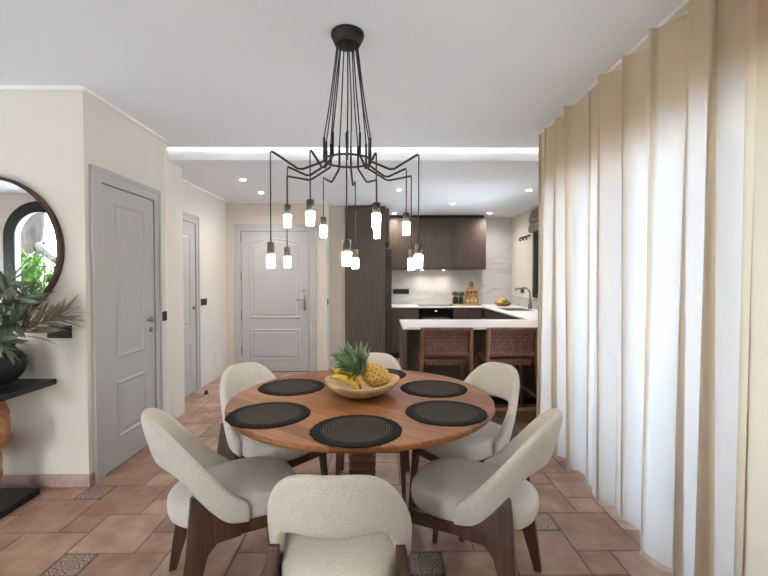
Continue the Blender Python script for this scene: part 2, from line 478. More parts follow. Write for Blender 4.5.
def wall(name, boxes, m='wall', **k):
    b = MB()
    for bx in boxes: b.box(*bx)
    return struct(b.build(name, M[m] if isinstance(m, str) else m, **k))
HT = 2.9
wall('wall_mirror', [(XL, XS - T - .08, YM, YM + T, 0, HT)])
b = MB(); b.prism([(XS, YM), (XS, 3.775), (-2.03, 3.995), (-2.03, 4.31), (XH - .25, 4.31), (XH - .25, 4.16), (XS - T - .08, 4.16), (XS - T - .08, 3.7), (XS - T - .08, YM)][::-1], 'z', 0, HT)
struct(b.build('wall_left', M['wall']))
wall('wall_hall_left', [(XH - T, XH, 4.3, YD + T, 0, HT)])
xe = W(326.5, 300, YD)[0]
wall('wall_hall_end', [(XH - T, xe, YD, YD + .2, 0, HT)])
wall('wall_hall_return', [(xe - T, xe, YD + .2, 6.56, 0, HT), (xe - T, -.562, 6.56, 6.56 + T, 0, HT), (-.70, -.562, 6.71, YK, 0, HT)])
wall('wall_kitchen_back', [(-.7, XK + T, YK, YK + T, 0, HT)])
KWY0, KWY1, KWZ0, KWZ1 = 5.0, 6.62, 1.08, 2.14    # kitchen window
wall('wall_kitchen_right', [(XK, XK + T, 3.9, KWY0, 0, HT), (XK, XK + T, KWY1, YK, 0, HT), (XK, XK + T, KWY0, KWY1, 0, KWZ0), (XK, XK + T, KWY0, KWY1, KWZ1, HT)])
# glazed dining wall
WY = [(.35, 3.68)]; WZ = 2.1
wall('wall_right', [(XW, XW + T, YR - T, WY[0][0], 0, HT), (XW, XW + T, WY[0][1], 3.9, 0, HT),
                    (XW, XW + T, WY[0][0], WY[0][1], WZ, HT), (XW + T, XK + T, 3.9, 3.9 + T, 0, HT)])
# wall behind the photographer with arched window and two unseen openings added for daylight
AX, AR, AZ = -4.96, .42, 1.98
PX0, PX1 = -3.3, -2.7
QX0, QX1 = -1.0, -.64
b = MB()
b.box(XL, AX - AR, YR - T, YR, 0, HT); b.box(AX + AR, PX0, YR - T, YR, 0, HT); b.box(PX1, QX0, YR - T, YR, 0, HT); b.box(QX1, XW + T, YR - T, YR, 0, HT); b.box(QX0, QX1, YR - T, YR, 2.25, HT)
b.box(PX0, PX1, YR - T, YR, 2.25, HT); b.box(AX - AR, AX + AR, YR - T, YR, 0, .35)
n = 24
arc = [(AX + AR * math.cos(PI * i / n), AZ + AR * math.sin(PI * i / n)) for i in range(n + 1)]
for i in range(n):
    b.prism([arc[i], arc[i + 1], (arc[i + 1][0], HT), (arc[i][0], HT)], 'y', YR - T, YR)
struct(b.build('wall_back', M['wall']))
wall('wall_far_left', [(XL - T, XL, YR - T, -.4, 0, HT), (XL - T, XL, 1.0, YM + T, 0, HT), (XL - T, XL, -.4, 1.0, 2.0, HT)])
r = sempty('window_5', (XL - .08, .3, 0))
fr = MB()
for q in (-.70, -.03, .64): fr.box(-.03, .03, q, q + .06, 0, 2.0)
fr.box(-.03, .03, -.64, .64, 1.94, 2.0); fr.box(-.03, .03, -.64, .64, 0, .06); fr.build('window_frame', M['blackframe'], r)
for q, q2 in ((-.64, -.03), (.03, .64)): MB().box(-.004, .004, q, q2, .06, 1.94).build('window_pane', M['glass'], r)

# ceilings
b = MB(); b.box(XL, XW + .02, YR - T, YE, ZC, ZC + .06); b.box(XL, XK + .2, YR, YB + .4, HT - .1, HT)
struct(b.build('ceiling', M['ceiling']))
b = MB(); b.box(XH - T, XK + T, YB, YK + .05, ZL, HT)
struct(b.build('ceiling_hall', M['ceiling']))
# LED cove strip lying on the back of the dining ceiling
led = MB().box(-2.0, 1.58, YE - .02, YE - .004, ZC + .075, ZC + .095).build('led_strip', M['led'])
tag(led, 'warm LED cove strip hidden in the ceiling slot above the hall opening', 'light')
MB().box(-2.0, 1.58, YE - .03, YE - .001, ZC + .062, ZC + .074).build('led_profile', M['ash'], led)

# cornices
c = .022
b = MB()
b.box(XL, XS + c, YM - c, YM, ZC - c, ZC); b.box(XS, XS + c, YM, 3.78, ZC - c, ZC)
struct(b.build('trim_1', M['cornice'])).name = 'trim_1'
b = MB()
b.box(XH, XH + c, 4.31, YD, ZL - c, ZL); b.box(XH, xe, YD - c, YD, ZL - c, ZL)
struct(b.build('trim_2', M['cornice']))
b = MB()
for xa in [XS - .02 - .33 * i for i in range(13)]:
    b.box(max(XL, xa - .327), xa, YM - .012, YM, 0, .085)
b.box(XS - .02, XS + .012, YM - .012, YM, 0, .085); b.box(XS, XS + .012, YM, YM + .035, 0, .085)
struct(b.build('baseboard_left', M['skirting'], bevel=.003))

# windows ---------------------------------------------------------
def slider(name, y0_, y1_):
    r = sempty(name, (XW + .115, (y0_ + y1_) / 2, 0))
    w = (y1_ - y0_) / 2; f = .04
    fr = MB(); fr.box(-.03, .03, -w, -w + f, 0, WZ); fr.box(-.03, .03, w - f, w, 0, WZ); fr.box(-.03, .03, -w, w, WZ - f, WZ); fr.box(-.03, .03, -w, w, 0, .06)
    for q in (-w / 3, w / 3): fr.box(-.03, .03, q - .022, q + .022, 0, WZ)
    fr.build('window_frame', M['whiteframe'], r)
    for a_, b_ in ((-w + f, -w / 3 - .022), (-w / 3 + .022, w / 3 - .022), (w / 3 + .022, w - f)):
        MB().box(-.004, .004, a_, b_, .06, WZ - f).build('window_pane', M['glass'], r)
slider('window_1', *WY[0])
for nm_, a_, b_ in (('fill_window_2', PX0, PX1), ('fill_window_6', QX0, QX1)):  # unseen glazed slots, added to throw daylight on the front faces
    r = sempty(nm_, ((a_ + b_) / 2, YR - .08, 0)); w = (b_ - a_) / 2
    fr = MB(); fr.box(-w, -w + .05, -.03, .03, 0, 2.25); fr.box(w - .05, w, -.03, .03, 0, 2.25)
    fr.box(-w + .05, w - .05, -.03, .03, 2.2, 2.25); fr.box(-w + .05, w - .05, -.03, .03, 0, .05); fr.build('window_frame', M['blackframe'], r)
    MB().box(-w + .05, w - .05, -.004, .004, .05, 2.2).build('window_pane', M['glass'], r)
# arched window
r = sempty('window_3', (AX, YR - .06, 0))
def archloop(R, zb, y):
    return [(-R, y, zb)] + [(-R * math.cos(PI * i / n), y, AZ + R * math.sin(PI * i / n)) for i in range(n + 1)] + [(R, y, zb)]
fr = MB(); fr.loops([archloop(AR + .10, .30, .085), archloop(AR + .10, .30, .06), archloop(AR - .06, .44, .06), archloop(AR - .06, .44, .085), archloop(AR + .10, .30, .085)], close=True, smooth=False)
fr.build('window_frame', M['blackframe'], r)
g = MB(); lp = archloop(AR - .05, .40, 0); g.add(lp, [tuple(range(len(lp)))]); g.build('window_pane', M['glass'], r)
gr = MB()
for xx in (-.2, -.0, .2):
    zt = AZ + math.sqrt(AR ** 2 - xx ** 2)
    gr.tube([(xx, -.25, .35), (xx, -.25, zt)], .008, 8)
    gr.lathe([(0, -.025), (.018, -.015), (.024, 0), (.018, .015), (0, .025)], 10, (xx, -.25, 2.0 - abs(xx) * .4))
gr.box(-AR, AR, -.255, -.245, 1.55, 1.57); gr.build('iron_grille', M['blackframe'], r)
# kitchen window with black frame
r = sempty('window_4', (XK, (KWY0 + KWY1) / 2, 0)); w = (KWY1 - KWY0) / 2
fr = MB(); f = .05
fr.box(-.025, .06, -w, -w + f, KWZ0, KWZ1); fr.box(-.025, .06, w - f, w, KWZ0, KWZ1); fr.box(-.025, .06, -w, w, KWZ1 - f, KWZ1); fr.box(-.025, .06, -w, w, KWZ0, KWZ0 + f); fr.box(-.025, .06, -.03, .03, KWZ0, KWZ1)
fr.build('window_frame', M['blackframe'], r)
for s in (-1, 1): MB().box(.02, .026, min(s * .03, s * (w - f)), max(s * .03, s * (w - f)), KWZ0 + f, KWZ1 - f).build('window_pane', M['glass'], r)

# outdoors --------------------------------------------------------
b = MB(); b.box(-30, 30, -30, 30, -.3, -.125); struct(b.build('ground', M['terrace']))

# ------------------------------------------------------------------ doors
def offset_loop(pts, d):
    n_ = len(pts); out = []
    for i in range(n_):
        p0, p1, p2 = Vector(pts[i - 1]), Vector(pts[i]), Vector(pts[(i + 1) % n_])
        e1 = (p1 - p0).normalized(); e2 = (p2 - p1).normalized()
        n1 = Vector((-e1.y, e1.x)); n2 = Vector((-e2.y, e2.x)); q = n1 + n2
        q = q / max(.3, q.dot(n1)) if q.length > 1e-6 else n1
        out.append(p1 + q * d)
    return out
def moulding(mb_, pts, prof):        # pts counter-clockwise in (x,z); prof = [(inset, height)]
    ls = []
    for ins, hgt in prof:
        ls.append([(p.x, -hgt, p.y) for p in offset_loop(pts, ins)])
    mb_.loops(ls, smooth=False)
    mb_.add(ls[-1], [tuple(range(len(pts)))])
RAISE = [(0, 0), (.006, .007), (.016, .009), (.024, .002), (.045, .002), (.062, .007)]
def rect(a, b_, c_, d): return [(a, c_), (b_, c_), (b_, d), (a, d)]
def make_frame(r, w, h, fw, m, top=None):
    fr_ = MB()
    def bar(x0_, x1_, z0_, z1_):
        fr_.box(x0_, x1_, -.022, .0, z0_, z1_)
    bar(-w / 2, -w / 2 + fw, 0, h); bar(w / 2 - fw, w / 2, 0, h); bar(-w / 2 + fw, w / 2 - fw, h - fw, h)
    e = fw * .35                       # outer raised architrave bead
    fr_.box(-w / 2, -w / 2 + e, -.028, -.022, 0, h); fr_.box(w / 2 - e, w / 2, -.028, -.022, 0, h); fr_.box(-w / 2 + e, w / 2 - e, -.028, -.022, h - e, h)
    return fr_.build('door_frame', m, r, bevel=.004)

# near left door: local x runs along wall, local -y faces the room. rotation +90deg about z maps -y -> +x
ya, yb = 2.795, 3.655
r = sempty('door_1', (XS, (ya + yb) / 2, 0), PI / 2)
w = yb - ya; fw = .095; hD = 2.135
make_frame(r, w, hD, fw, M['door'])
MB().box(-w / 2 + fw, w / 2 - fw, -.004, 0, .0, hD - fw).build('door_gap', M['gap'], r)
lf = MB(); lx0, lx1 = -w / 2 + fw + .007, w / 2 - fw - .007
lf.box(lx0, lx1, -.012, -.004, .008, hD - fw - .008)
def lf_panel(mbx, pts, base):
    t = MB(); moulding(t, pts, RAISE)
    mbx.add([(v[0], v[1] + base, v[2]) for v in t.v], t.f)
lf_panel(lf, rect(-.185, .19, .80, 1.92), -.012); lf_panel(lf, rect(-.185, .19, .21, .63), -.012)
lf.build('door_leaf', M['door'], r)
hh = MB(); hx = lx1 - .055
hh.lathe([(.0, 0), (.024, 0), (.024, .008), (.012, .012), (.010, .045), (.0, .045)], 16)
hh.v = [(v[0] + hx, -.012 - v[2], v[1] + 1.045) for v in hh.v]
hh.tube([(hx, -.055, 1.045), (hx - .115, -.056, 1.045)], .009, 10); hh.build('door_handle', M['nickel'], r)
hh = MB(); hh.lathe([(0, 0), (.022, 0), (.022, .008), (0, .009)], 16); hh.v = [(v[0] + hx, -.012 - v[2], v[1] + .955) for v in hh.v]; hh.build('keyhole_plate', M['nickel'], r)

# hall door
ya, yb = 4.34, 5.2
r = sempty('door_2', (XH, (ya + yb) / 2, 0), PI / 2); w = yb - ya; fw = .095; hD = 2.14
make_frame(r, w, hD, fw, M['door'])
MB().box(-w / 2 + fw, w / 2 - fw, -.004, 0, 0, hD - fw).build('door_gap', M['gap'], r)
lf = MB(); lx0, lx1 = -w / 2 + fw + .007, w / 2 - fw - .007
lf.box(lx0, lx1, -.012, -.004, .008, hD - fw - .004)
lf_panel(lf, rect(-.19, .19, .80, 1.92), -.012); lf_panel(lf, rect(-.19, .19, .21, .63), -.012)
lf.build('door_leaf', M['door'], r)
hh = MB(); hx = lx1 - .05
hh.lathe([(.0, 0), (.024, 0), (.024, .008), (.012, .012), (.010, .045), (.0, .045)], 16)
hh.v = [(v[0] + hx, -.012 - v[2], v[1] + 1.03) for v in hh.v]
hh.tube([(hx, -.055, 1.03), (hx - .115, -.056, 1.03)], .009, 10); hh.build('door_handle', M['nickel'], r)

# entrance door
dx0, dzt = W(234.3, 224.3, YD); dx1 = W(315.8, 224.3, YD)[0]
r = sempty('door_3', ((dx0 + dx1) / 2, YD, 0)); w = dx1 - dx0; hD = dzt; fw = .10
make_frame(r, w, hD, fw, M['door2'])
MB().box(-w / 2 + fw, w / 2 - fw, -.004, 0, 0, hD - fw).build('door_gap', M['gap'], r)
cx = (dx0 + dx1) / 2
lf = MB(); lx0, lx1 = -w / 2 + fw + .006, w / 2 - fw - .006
lf.box(lx0, lx1, -.014, -.004, .01, hD - fw - .006)
pxa, pxb = W(250.2, 300, YD)[0] - cx, W(300.2, 300, YD)[0] - cx
zt0, zt1, zl = W(270, 243, YD)[1], W(270, 238.3, YD)[1], W(270, 318, YD)[1]
na = 14
up = [(pxa, zl), (pxb, zl)] + [(pxb + (pxa - pxb) * i / na, zt0 + (zt1 - zt0) * math.sin(PI * i / na) ** .8) for i in range(na + 1)]
lf_panel(lf, up, -.014)
lf_panel(lf, rect(pxa, pxb, W(270, 360, YD)[1], W(270, 329, YD)[1]), -.014)
lf.build('door_leaf', M['door2'], r)
for zz in (1.93, 1.35, .78, .25):
    MB().tube([(lx0 - .004, -.022, zz), (lx0 - .004, -.022, zz + .13)], .008, 8).build('hinge', M['nickel'], r)
hx = W(305, 300, YD)[0] - cx
hh = MB(); hh.box(hx - .015, hx + .015, -.022, -.014, .90, 1.13)
hh.tube([(hx, -.02, 1.07), (hx, -.065, 1.07), (hx - .12, -.065, 1.065)], .009, 10)
hh.lathe([(0, -.008), (.018, -.006), (.018, .006), (0, .008)], 12, (hx, -.03, .96)); hh.build('door_handle', M['brass'], r)
hh = MB(); hh.lathe([(0, 0), (.016, 0), (.016, .012), (0, .013)], 12); hh.v = [(v[0] + hx - .01, -.014 - v[2], v[1] + 1.2) for v in hh.v]; hh.build('deadbolt', M['brass'], r)

# ------------------------------------------------------------------ wall plates
def plate(name, label, cat, x0_, x1_, y, z0_, z1_, m, rz=0, group=None, nbtn=2):
    """plate on a wall; local x along the wall, -y out of it"""
    t = thing(name, label, cat, (0, 0, 0), rz, group)
    w_, h_ = (x1_ - x0_), (z1_ - z0_)
    MB().box(-w_ / 2, w_ / 2, -.008, 0, -h_ / 2, h_ / 2).build('plate', m, t, bevel=.002)
    k = w_ / nbtn
    for i in range(nbtn):
        MB().box(-w_ / 2 + k * i + .008, -w_ / 2 + k * (i + 1) - .008, -.0115, -.008, -h_ / 2 + .01, h_ / 2 - .01).build('rocker', m, t, bevel=.0015)
    return t
xa, za = W(48, 338, YM); xb, zb = W(72, 325.5, YM)
t = plate('wall_socket', 'black double wall socket behind the dried leaves on the mirror wall', 'socket', xa, xb, 0, za, zb, M['blackplate']); t.location = ((xa + xb) / 2, YM, (za + zb) / 2)
t = plate('light_switch', 'black light switch just right of the near grey door', 'switch', 0, .09, 0, 0, .085, M['bronzeplate'], PI / 2, nbtn=1); t.location = (XS, 3.73, 1.045)
t = plate('light_switch', 'black double light switch beside the hall door handle', 'switch', 0, .17, 0, 0, .085, M['bronzeplate'], PI / 2); t.location = (XH, 5.36, 1.08)
t = plate('light_switch', 'narrow dark switch on the wall corner right of the entrance door', 'switch', 0, .09, 0, 0, .09, M['bronzeplate'], PI / 2, nbtn=1); t.location = (xe, YD + .12, 1.03)
pl = MB().box(-.07, .07, -.004, 0, -.11, .11); 
t = pl.build('access_panel', M['paleplate'], None, bevel=.002); t.location = (XH, 5.80, .27); t.rotation_euler = (0, 0, PI / 2)
tag(t, 'small cream access panel low on the hall wall', 'panel')
sx_, sy_ = G(206.3, 394, 0)
t = thing('door_stop', 'small black door stop on the hall floor', 'door stop', (sx_, sy_, 0))
MB().lathe([(.0, 0), (.026, 0), (.026, .012), (.018, .02), (.0, .02)], 16).build('base', M['black'], t)
MB().lathe([(.0, .02), (.017, .02), (.02, .035), (.014, .042), (0, .043)], 16).build('rubber_cap', M['black'], t)

# ------------------------------------------------------------------ mirror
mx, mz = W(-12.5, 249, YM - .03); mr = 72.5 * 2.73 / F
t = thing('round_mirror', 'large round mirror with dark wooden frame on the cream wall', 'mirror', (mx, YM, mz))
fr = MB(); nn = 72
def circ(R, y): return [(R * math.cos(2 * PI * i / nn), y, R * math.sin(2 * PI * i / nn)) for i in range(nn)]
fr.loops([circ(mr, 0), circ(mr, -.04), circ(mr - .018, -.045), circ(mr - .022, -.012), circ(mr - .022, 0)], smooth=False)
fr.build('mirror_frame', M['walnutframe'], t)
g = MB(); g.loops([circ(mr - .021, -.002), circ(mr - .021, -.012)], cap=True, smooth=False); g.build('mirror_glass', M['mirror'], t)

# ------------------------------------------------------------------ console with root base
cxr, ctop = -2.125, .725
t = thing('console_table', 'black console table on teak root legs under the round mirror', 'console table', (-2.7, 2.52, 0))
ox, oy = -2.7, 2.52
MB().box(-.6, cxr - ox, 2.335 - oy, 2.74 - oy, ctop - .036, ctop).build('table_top', M['blackwood'], t, bevel=.003)
MB().box(-.55, -2.18 - ox, 2.24 - oy, 2.66 - oy, 0, .042).build('base_slab', M['blackwood'], t, bevel=.003)
def root(seed, pts, rads):
    rr = random.Random(seed); m_ = MB(); P = [Vector(p) for p in pts]; fine = []; fr_ = []
    for i in range(len(P) - 1):
        for k in range(6):
            a = k / 6; a2 = a * a * (3 - 2 * a)
            fine.append(P[i].lerp(P[i + 1], a) + Vector((math.sin(i * 2 + a * 5), math.cos(i + a * 4), 0)) * .012)
            fr_.append((rads[i] * (1 - a2) + rads[i + 1] * a2) * rr.uniform(.86, 1.14))
    fine.append(P[-1]); fr_.append(rads[-1])
    m_.tube(fine, fr_, 14)
    m_.v = [(v[0] + .008 * math.sin(v[2] * 40 + v[1] * 55), v[1] + .008 * math.cos(v[2] * 37 + v[0] * 60), v[2]) for v in m_.v]
    return m_
root(1, [(.16, 0, .03), (.26, -.02, .1), (.34, -.04, .2), (.30, .0, .29), (.16, -.02, .36), (.24, -.04, .42), (.38, -.07, .43), (.42, -.03, .48), (.30, .03, .56), (.26, 0, .70)],
     [.13, .12, .10, .085, .10, .10, .09, .075, .10, .14]).build('root_leg', M['rootwood'], t, sub=1)
root(2, [(-.4, 0, .03), (-.33, .03, .2), (-.42, 0, .36), (-.3, -.03, .5), (-.36, 0, .70)], [.14, .1, .12, .09, .14]).build('root_leg', M['rootwood'], t, sub=1)
root(3, [(-.36, .02, .30), (-.2, 0, .36), (-.02, .02, .34), (.14, 0, .38)], [.08, .09, .07, .09]).build('root_brace', M['rootwood'], t, sub=1)

# vase
vx, vy = -2.385, 2.53
t = thing('vase', 'round matte black vase on the console table', 'vase', (vx, vy, ctop + .001))
MB().lathe([(0, .0), (.10, .0), (.14, .02), (.18, .07), (.198, .13), (.19, .175), (.155, .21), (.135, .225), (.135, .245), (.145, .255), (.125, .257), (.118, .235), (.10, .15), (0, .1)], 40).build('body', M['vase'], t, sub=1)

def leaf(mb_, base, d, up_, L_, w_, curl=.2, nseg=5):
    d = Vector(d).normalized(); up_ = Vector(up_); side = d.cross(up_)
    if side.length < 1e-4: side = d.orthogonal()
    side.normalize(); nrm = side.cross(d).normalized()
    vs = []; fs = []; base = Vector(base)
    for i in range(nseg + 1):
        a = i / nseg; wd = w_ * (math.sin(PI * min(1, a * .9 + .08)) ** .8) * (1 if i < nseg else .05)
        p = base + d * L_ * a - nrm * curl * L_ * a * a
        vs += [p - side * wd / 2 + nrm * wd * .12, p - nrm * wd * .05, p + side * wd / 2 + nrm * wd * .12]
        if i: 
            k = 3 * (i - 1); fs += [(k, k + 1, k + 4, k + 3), (k + 1, k + 2, k + 5, k + 4)]
    mb_.add(vs, fs, 0, True)
def spray(name, label, path, nleaf, L_, w_, m, seed, curl=.15, spread=.8, stemr=.004, group=None, start=.25):
    rr = random.Random(seed); P = [Vector(p) for p in path]
    t_ = thing(name, label, 'plant', P[0], 0, group); O = P[0]
    pts = []
    for i in range(len(P) - 1):
        for k in range(5): pts.append(P[i].lerp(P[i + 1], k / 5) - O)
    pts.append(P[-1] - O)
    MB().tube(pts, [stemr * (1 - .6 * i / len(pts)) for i in range(len(pts))], 6).build('stem', m, t_)
    lm = MB()
    for k in range(nleaf):
        a = start + (1 - start) * k / nleaf; q = a * (len(pts) - 1); i = min(int(q), len(pts) - 2)
        p = pts[i].lerp(pts[i + 1], q - i); d = (pts[i + 1] - pts[i]).normalized()
        sd = d.orthogonal(); sd.rotate(Matrix.Rotation(rr.uniform(0, 2 * PI), 3, d))
        leaf(lm, p, d * (1 - .4 * spread) + sd * spread * rr.uniform(.6, 1.1), sd.cross(d) if rr.random() < .5 else (0, 0, 1), L_ * rr.uniform(.7, 1.2), w_ * rr.uniform(.8, 1.2), rr.uniform(-.1, 1) * curl)
    leaf(lm, pts[-1], pts[-1] - pts[-2], (0, 0, 1), L_, w_, curl)
    lm.build('leaves', m, t_, fix=False)
    return t_
vt = Vector((vx, vy, ctop + .20))
def V(dx, dy, dz): return tuple(vt + Vector((dx, dy, dz)))
spray('dried_leaf_spray', 'beige dried leaf spray reaching right out of the black vase', [V(.08, .0, .02), V(.19, .05, .13), V(.29, .09, .19), V(.36, .12, .22)], 52, .17, .021, M['dryleaf'], 5, .35, .55)
spray('olive_branch', 'grey-green leafy branch leaning right just above the dried leaves in the black vase', [V(.05, 0, 0), V(.14, -.0, .14), V(.22, .0, .27), V(.28, .0, .36)], 44, .12, .026, M['eucalypt'], 6, .2, .8)
spray('olive_branch', 'grey-green leafy branch in front of the mirror, drooping over the vase rim', [V(.04, -.08, .0), V(.12, -.12, .12), V(.21, -.17, .13), V(.28, -.19, .07)], 46, .12, .028, M['eucalypt'], 7, .2, .8)
spray('olive_branch', 'tall grey-green leafy branch standing upright in the black vase at the photo edge', [V(.0, 0, 0), V(.05, -.02, .18), V(.11, -.02, .34), V(.17, 0, .46)], 44, .13, .026, M['eucalypt'], 8, .2, .8)
spray('olive_branch', 'grey-green leafy branch filling the vase mouth low beside the dried spray', [V(-.02, -.05, 0), V(.06, -.08, .12), V(.16, -.10, .19), V(.27, -.09, .20)], 52, .12, .028, M['eucalypt'], 9, .2, .9)

spray('olive_branch', 'grey-green leafy branch rising to the right across the lower rim of the round mirror', [V(.02, -.06, 0), V(.11, -.06, .14), V(.20, -.07, .26), V(.28, -.07, .36)], 48, .12, .026, M['eucalypt'], 12, .2, .85)
# ------------------------------------------------------------------ dining table
tx, ty = -.101, 2.23; TR = .69; TZ = .75
t = thing('dining_table', 'round wooden pedestal dining table in the middle of the room', 'table', (tx, ty, 0))
MB().lathe([(0, TZ - .032), (TR - .03, TZ - .032), (TR - .006, TZ - .024), (TR, TZ - .012), (TR - .001, TZ - .004), (TR - .006, TZ), (0, TZ)], 128).build('table_top', M['table'], t, smooth=None)
prof = [(0, .05), (.10, .05)]
for k in range(14):
    z = .06 + k * .043; prof += [(.057, z), (.072, z + .01), (.074, z + .022), (.07, z + .034), (.057, z + .042)]
prof += [(.085, .69), (.12, .70), (.12, .718), (0, .718)]
MB().lathe(prof, 40).build('pedestal', M['rope'], t)
MB().lathe([(0, 0), (.27, 0), (.275, .02), (.25, .04), (.10, .055), (0, .055)], 48).build('base', M['rope'], t)
bpy.context.view_layer.update()
for o in t.children:
    if o.name.startswith('table_top'):
        for p in o.data.polygons: p.use_smooth = True
        es = o.modifiers.new('edge', 'EDGE_SPLIT'); es.split_angle = math.radians(25)

# placemats
mats_px = [((292, 387), 'black round placemat at the left, in front of the left rear chair'), ((269, 414.5), 'black round placemat at the left front of the table'),
           ((356.5, 430), 'black round placemat nearest the camera, in front of the near chair'), ((446, 412.5), 'black round placemat at the right front of the table'),
           ((433.5, 388.5), 'black round placemat at the right, in front of the right rear chair'), ((377, 374.5), 'black round placemat at the far side, half hidden by the fruit bowl')]
for i, ((px, py), lb) in enumerate(mats_px):
    X, Y = G(px, py, TZ)
    if i == 0:
        nA = 180; rr = random.Random(3)
        wv = [rr.uniform(.975, 1.02) for _ in range(nA)]
        m_ = MB(); m_.lathe([(0, 0), (.178, 0), (.19, .0005), (.19, .002), (.178, .005), (.15, .0055), (.147, .0045), (0, .0055)], nA, wob=lambda a, k: wv[int(round(a / 2 / PI * nA)) % nA] if k in (2, 3) else 1)
        pm = m_.build('placemat', M['placemat'], None, (X, Y, TZ + .0004)); pm0 = pm
    else:
        pm = pm0.copy(); COL.objects.link(pm); pm.location = (X, Y, TZ + .0004); pm.rotation_euler = (0, 0, i * .7)
    tag(pm, lb, 'placemat', 'placemats around the table')

# fruit bowl
bx, by = tx + .01, ty + .07
by = 2.25; bx = W(362, 383, by)[0]
t = thing('fruit_bowl', 'wide pale teak root bowl in the middle of the dining table', 'bowl', (bx, by, TZ))
def wob(a, k): return 1 + .035 * math.sin(2 * a + .7) + .025 * math.sin(3 * a) + .012 * math.sin(7 * a)
m_ = MB(); m_.lathe([(0, 0), (.085, 0), (.13, .018), (.172, .045), (.196, .072), (.199, .083), (.192, .088), (.165, .083), (.15, .066), (.11, .035), (0, .028)], 64, wob=wob)
m_.v = [(v[0], v[1], v[2] + (.006 * math.sin(2 * math.atan2(v[1], v[0]) + 1.2) if v[2] > .06 else 0)) for v in m_.v]
m_.build('bowl_body', M['teak'], t, sub=1)

# pineapple : lies on its side in the bowl, crown towards upper left
pcx, pcz = W(375.5, 375.5, by - .02)
t = thing('pineapple', 'ripe pineapple with a spiky green crown lying in the fruit bowl', 'pineapple', (pcx, by - .02, pcz))
R3 = Matrix.Rotation(math.radians(-58), 3, 'Y') @ Matrix.Rotation(math.radians(14), 3, 'X')
m_ = MB(); nu, nv = 120, 80; vs = []; eye = []
for i in range(nv + 1):
    v = i / nv; a = PI * v; rr_ = .062 * math.sin(a) ** .7; zz = -.078 * math.cos(a)
    for j in range(nu):
        th = 2 * PI * j / nu
        p = abs(math.sin(6.5 * th * 8 / 6.5 / 2 + v * 15) * math.sin(6.5 * th * 8 / 6.5 / 2 - v * 15)) ** .6
        k = 1 + .085 * (p - .4) * min(1, math.sin(a) * 2)
        vs.append(R3 @ Vector((rr_ * k * math.cos(th), rr_ * k * math.sin(th), zz))); eye.append(p)
fs = [(i * nu + j, i * nu + (j + 1) % nu, (i + 1) * nu + (j + 1) % nu, (i + 1) * nu + j) for i in range(nv) for j in range(nu)]
m_.add(vs, fs, 0, True)
po = m_.build('fruit_body', M['pine'], t, fix=False)
at = po.data.attributes.new('eye', 'FLOAT', 'POINT')
for i, e in enumerate(eye): at.data[i].value = e
cr = MB(); rr = random.Random(4)
for k in range(64):
    a = k * 2.39996; q = k / 64
    tilt = .95 - .8 * q + rr.uniform(-.1, .1)
    d = Vector((math.sin(tilt) * math.cos(a), math.sin(tilt) * math.sin(a), math.cos(tilt)))
    base = Vector((.02 * math.cos(a) * (1 - q), .02 * math.sin(a) * (1 - q), .068 + .03 * q))
    leaf(cr, R3 @ base, R3 @ d, R3 @ Vector((0, 0, 1)), rr.uniform(.10, .14) + .05 * q, .034, .34 * (1 - q))
cr.build('crown', M['pineleaf'], t, fix=False)

def banana(label, c0, rz, tilt, L_=.17, bend=1.5, group='bananas in the fruit bowl'):
    t_ = thing('banana', label, 'banana', c0, rz, group)
    R = L_ / bend; pts = []; rad = []
    for i in range(17):
        a = -bend / 2 + bend * i / 16
        pts.append((R * math.sin(a), 0, R * math.cos(a) - R)); s = i / 16
        rad.append(.0195 * min(1, .35 + 3.2 * s) * min(1, .3 + 4.0 * (1 - s)))
    m__ = MB(); m__.tube(pts, rad, 8); o = m__.build('peel', M['banana'], t_, sub=1)
    a = bend / 2
    p = Vector(pts[-1]); d = Vector((math.cos(a), 0, -math.sin(a)))
    MB().tube([p, p + d * .022], [.007, .006], 6).build('stem', M['stemgreen'], t_)
    MB().tube([Vector(pts[0]) - Vector((math.cos(a), 0, math.sin(a))) * .004, pts[0]], [.004, .006], 6).build('tip', M['black'], t_)
    t_.rotation_euler = (tilt[0], tilt[1], rz)
    return t_
def at(px, py, y): x, z = W(px, py, y); return (x, y, z)
banana('front yellow banana resting against the near rim of the bowl', at(347, 378.5, by - .085), math.radians(-18), (math.radians(-35), math.radians(20)))
banana('middle yellow banana between the other banana and the pineapple leaves', at(349, 373.0, by - .050), math.radians(-14), (math.radians(-25), math.radians(22)))
banana('rear yellow banana highest in the bowl under the pineapple crown', at(346, 369.5, by - .008), math.radians(-8), (math.radians(-15), math.radians(22)))

